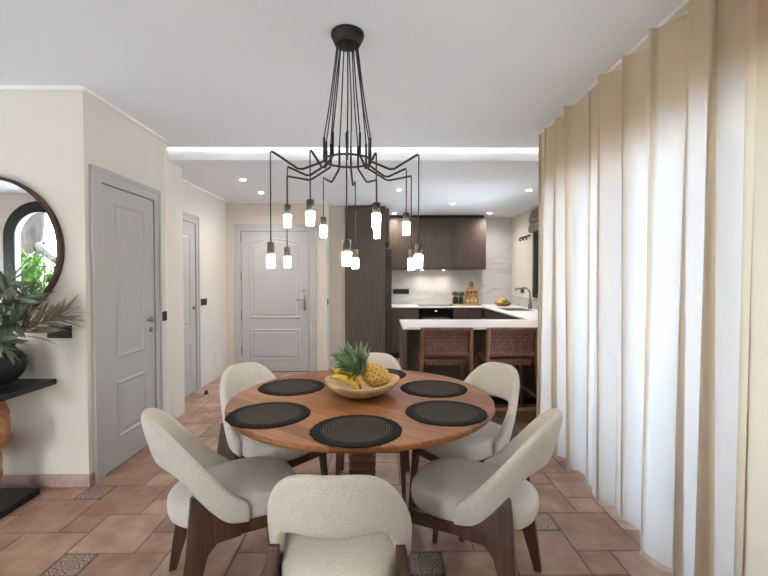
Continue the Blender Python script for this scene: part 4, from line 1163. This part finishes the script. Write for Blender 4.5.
# ------------------------------------------------------------------ bar stools
def make_stool(loc, label):
    t_ = thing('bar_stool', label, 'bar stool', loc, 0, 'bar stools at the peninsula')
    hw = .243; zt_ = .925
    for sg in (-1, 1):
        m__ = MB(); m__.beam((sg * (hw - .015), -.005, zt_), (sg * (hw - .012), .03, .62), .030, .034, .030, .036)
        m__.beam((sg * (hw - .012), .03, .62), (sg * (hw + .01), -.03, 0), .034, .026, .036, .028); m__.build('leg', M['stoolwood'], t_, bevel=.006)
        m__ = MB(); m__.beam((sg * (hw - .02), .43, .62), (sg * (hw + .005), .47, 0), .034, .026, .034, .026); m__.build('leg', M['stoolwood'], t_, bevel=.006)
        MB().beam((sg * (hw - .014), .03, .60), (sg * (hw - .02), .43, .61), .026, .026, .034, .034, up=(0, 0, 1)).build('seat_rail', M['stoolwood'], t_, bevel=.005)
        MB().beam((sg * (hw), .0, .26), (sg * (hw), .45, .26), .02, .02, .024, .024, up=(0, 0, 1)).build('side_stretcher', M['stoolwood'], t_, bevel=.004)
    MB().beam((-hw, -.015, .165), (hw, -.015, .165), .022, .022, .034, .034, up=(0, 0, 1)).build('footrest', M['stoolwood'], t_, bevel=.004)
    MB().beam((-hw, .455, .22), (hw, .455, .22), .022, .022, .034, .034, up=(0, 0, 1)).build('footrest', M['stoolwood'], t_, bevel=.004)
    def weave(nx_, nz_, x0_, x1_, f, name):
        m__ = MB(); dx = (x1_ - x0_) / nx_
        for i in range(nx_):
            for j in range(nz_):
                hi = (i + j) % 2
                u0, u1 = x0_ + i * dx, x0_ + (i + 1) * dx; v0, v1 = j / nz_, (j + 1) / nz_
                e = .12 if hi else .02; e2 = .02 if hi else .12
                out = .007
                def P(u_, v_, o_):
                    p, nrm = f(v_); return (u_, p[0] + nrm[0] * o_, p[1] + nrm[1] * o_)
                ua, ub = u0 + dx * e, u1 - dx * e; va, vb = v0 + (v1 - v0) * e2, v1 - (v1 - v0) * e2
                um, vm = (u0 + u1) / 2, (v0 + v1) / 2
                g_ = []
                for vv_ in (va, vm, vb):
                    for uu_ in (ua, um, ub):
                        o_ = out * (1 if (uu_ == um if not hi else vv_ == vm) else .25)
                        g_.append(P(uu_, vv_, o_))
                for vv_ in (va, vm, vb):
                    for uu_ in (ua, um, ub): g_.append(P(uu_, vv_, -.004))
                fs_ = []
                for q in (0, 1):
                    for s_ in (0, 1):
                        k = q * 3 + s_; fs_.append((k, k + 1, k + 4, k + 3)); fs_.append((k + 9, k + 12, k + 13, k + 10))
                for a_, b_ in ((0, 1), (1, 2), (2, 5), (5, 8), (8, 7), (7, 6), (6, 3), (3, 0)): fs_.append((a_, b_, b_ + 9, a_ + 9))
                m__.add(g_, fs_, 0, False)
        return m__.build(name, M['leather'], t_, fix=True)
    # back: from rail z .905 down to .665, curved slightly
    def fb(v): return ((.0 + .03 * (1 - v) + .03 * math.sin(PI * v), .675 + .235 * v), (-1, 0))
    weave(11, 7, -hw + .034, hw - .034, fb, 'woven_back')
    def fs__(v): return ((.05 + .37 * v, .615 - .035 * math.sin(PI * v)), (0, 1))
    weave(11, 9, -hw + .034, hw - .034, fs__, 'woven_seat')
    for zz, yy in ((.905, .004), (.668, .03)):
        m__ = MB(); m__.tube([(-hw + .02, yy, zz), (hw - .02, yy, zz)], .018, 10)
        rail = m__.build('back_rail', M['stoolwood'], t_)
        wr = MB(); nw = 22
        for k in range(nw):
            xx = -hw + .04 + (2 * hw - .08) * k / nw; dx = (2 * hw - .08) / nw
            wr.tube([(xx + .001, yy, zz), (xx + dx * .25, yy, zz), (xx + dx * .75, yy, zz), (xx + dx - .001, yy, zz)], [.0195, .0215, .0215, .0195], 10)
        wr.build('leather_wrap', M['leather'], rail)
    # sagging leather edge under the back
    m__ = MB(); 
    fl2 = lambda v: ((.052, .56 + .055 * v), (-1, 0))
    weave(18, 1, -hw + .05, hw - .05, fl2, 'seat_edge')
    return t_
s1 = W(446.8, 340, 3.87)[0]; s2 = W(512.8, 340, 3.87)[0]
st0 = make_stool((s1, 3.865, 0), 'wooden bar stool with woven brown leather back, left of the pair at the peninsula')
dup(st0, (s2, 3.865, 0), 0, 'wooden bar stool with woven brown leather back, right of the pair beside the curtain')

# ------------------------------------------------------------------ downlights
def downlight(label, x, y, z, power, group, vis=True, spot=True):
    t_ = thing('downlight', label, 'light', (x, y, z), 0, group)
    MB().lathe([(.031, -.004), (.042, -.004), (.045, 0), (.031, 0)], 24).build('trim_ring', M['ash'], t_)
    MB().lathe([(0, -.014), (.018, -.012), (.028, -.006), (.03, -.001), (0, -.001)], 20).build('lamp', M['downlight'], t_)
    ld = bpy.data.lights.new('downlight_beam', 'SPOT'); ld.energy = power; ld.spot_size = math.radians(165); ld.spot_blend = 1
    ld.color = (1, .97, .94); ld.shadow_soft_size = .06
    lo = bpy.data.objects.new('downlight_beam', ld); COL.objects.link(lo); lo.parent = t_; lo.location = (0, 0, -.02)
DL = [((243, 179.5), 'ceiling downlight in the hall, nearer of the two over the passage', 'hall downlights'), ((261, 192.5), 'ceiling downlight in the hall, farther one before the entrance door', 'hall downlights'),
      ((399, 189.5), 'ceiling downlight over the peninsula, between pendant cords', 'kitchen downlights'), ((394.5, 213), 'ceiling downlight farthest back beside the tall cabinet', 'kitchen downlights'),
      ((452.3, 203.5), 'ceiling downlight in the middle of the kitchen ceiling', 'kitchen downlights'), ((489.5, 213), 'ceiling downlight in front of the bare marble wall', 'kitchen downlights'),
      ((529, 190), 'ceiling downlight nearest the kitchen window and curtain', 'kitchen downlights')]
for (px, py), lb, g_ in DL:
    x, y = G(px, py, ZL)
    downlight(lb, x, y, ZL, 12 if 'kitchen' in g_ else 10, g_)
# under-cabinet lamps
for px_, lb in ((422, 'under-cabinet spotlight left, above the hob'), (443, 'under-cabinet spotlight right, above the hob')):
    x = W(px_, 270, 7.66)[0]
    t = thing('cabinet_spotlight', lb, 'light', (x, 7.56, UZ0), 0, 'under-cabinet spotlights')
    MB().lathe([(0, -.008), (.03, -.008), (.032, 0), (0, 0)], 18).build('lamp_ring', M['ash'], t)
    MB().lathe([(0, -.0095), (.022, -.0095), (.022, -.008), (0, -.008)], 16).build('lamp', M['downlight'], t)
    ld = bpy.data.lights.new('spot_beam', 'SPOT'); ld.energy = 2.6; ld.spot_size = math.radians(150); ld.spot_blend = 1; ld.color = (1, .92, .82); ld.shadow_soft_size = .03
    lo = bpy.data.objects.new('spot_beam', ld); COL.objects.link(lo); lo.parent = t; lo.location = (0, 0, -.02)

# ------------------------------------------------------------------ garden seen in the mirror
gt = thing('garden_tree', 'grey-barked garden tree reflected in the round mirror', 'tree', (-6.55, -2.3, -.12))
MB().tube([(0, 0, 0), (.03, 0, .8), (-.02, .02, 1.7), (.08, 0, 2.6), (.1, 0, 4)], [.26, .22, .2, .22, .18], 14).build('trunk', M['bark'], gt)
MB().tube([(0, 0, 2.3), (.4, .05, 1.95), (.9, .1, 1.6)][::-1], [.04, .06, .08], 10).build('branch', M['bark'], gt)
def shrub(lb, loc, n_, h_, seed, m, L_=.3, wd=.05):
    t_ = thing('garden_shrub', lb, 'shrub', loc, 0, 'garden shrubs')
    rr = random.Random(seed); lm = MB()
    for k in range(n_):
        a = rr.uniform(0, 2 * PI); tl = rr.uniform(.1, 1.3); d = Vector((math.sin(tl) * math.cos(a), math.sin(tl) * math.sin(a), math.cos(tl)))
        p = Vector((rr.uniform(-.2, .2), rr.uniform(-.2, .2), rr.uniform(.1, h_)))
        leaf(lm, p, d, (0, 0, 1), L_ * rr.uniform(.6, 1.2), wd, rr.uniform(.1, .5))
    lm.build('foliage', m, t_, fix=False)
    MB().tube([(0, 0, 0), (0, 0, h_ * .7)], .03, 8).build('stem', M['bark'], t_)
shrub('bright green garden shrub low in the mirror reflection, under the tree', (-5.75, -1.5, -.12), 420, 1.75, 1, M['garden'])
shrub('pale green garden shrub low at the left of the mirror reflection', (-6.5, -1.55, -.12), 420, 1.9, 2, M['garden'])
shrub('dark green garden shrub at the right of the mirror reflection', (-5.0, -1.75, -.12), 380, 1.8, 3, M['garden2'])

# ------------------------------------------------------------------ light
wd_ = bpy.data.worlds.new('sky'); SC.world = wd_; wd_.use_nodes = True
nt = wd_.node_tree; bg = nt.nodes['Background']
sky = nt.nodes.new('ShaderNodeTexSky')
try:
    sky.sky_type = 'NISHITA'
except Exception: pass
sky.sun_disc = False; sky.sun_elevation = math.radians(50); sky.sun_rotation = math.radians(200); sky.air_density = 1; sky.dust_density = 2.5; sky.ozone_density = 1
hs = nt.nodes.new('ShaderNodeHueSaturation'); hs.inputs['Saturation'].default_value = .9
nt.links.new(sky.outputs['Color'], hs.inputs['Color']); nt.links.new(hs.outputs['Color'], bg.inputs['Color'])
bg.inputs['Strength'].default_value = .7
sn = bpy.data.lights.new('sun', 'SUN'); sn.energy = 9; sn.angle = math.radians(1); sn.color = (.88, .95, 1)
so_ = bpy.data.objects.new('sun', sn); COL.objects.link(so_); so_.location = (-3, 6, 12)
so_.rotation_euler = (Vector((0, 4.2, 9.0))).to_track_quat('Z', 'Y').to_euler()

SC.view_settings.view_transform = 'Standard'; SC.view_settings.look = 'None'
SC.view_settings.gamma = 1; SC.view_settings.use_curve_mapping = False
SC.view_settings.exposure = 2.2
SC.cycles.use_denoising = True
SC.cycles.max_bounces = 14; SC.cycles.diffuse_bounces = 8; SC.cycles.transparent_max_bounces = 16; SC.cycles.transmission_bounces = 8
SC.cycles.sample_clamp_indirect = 8
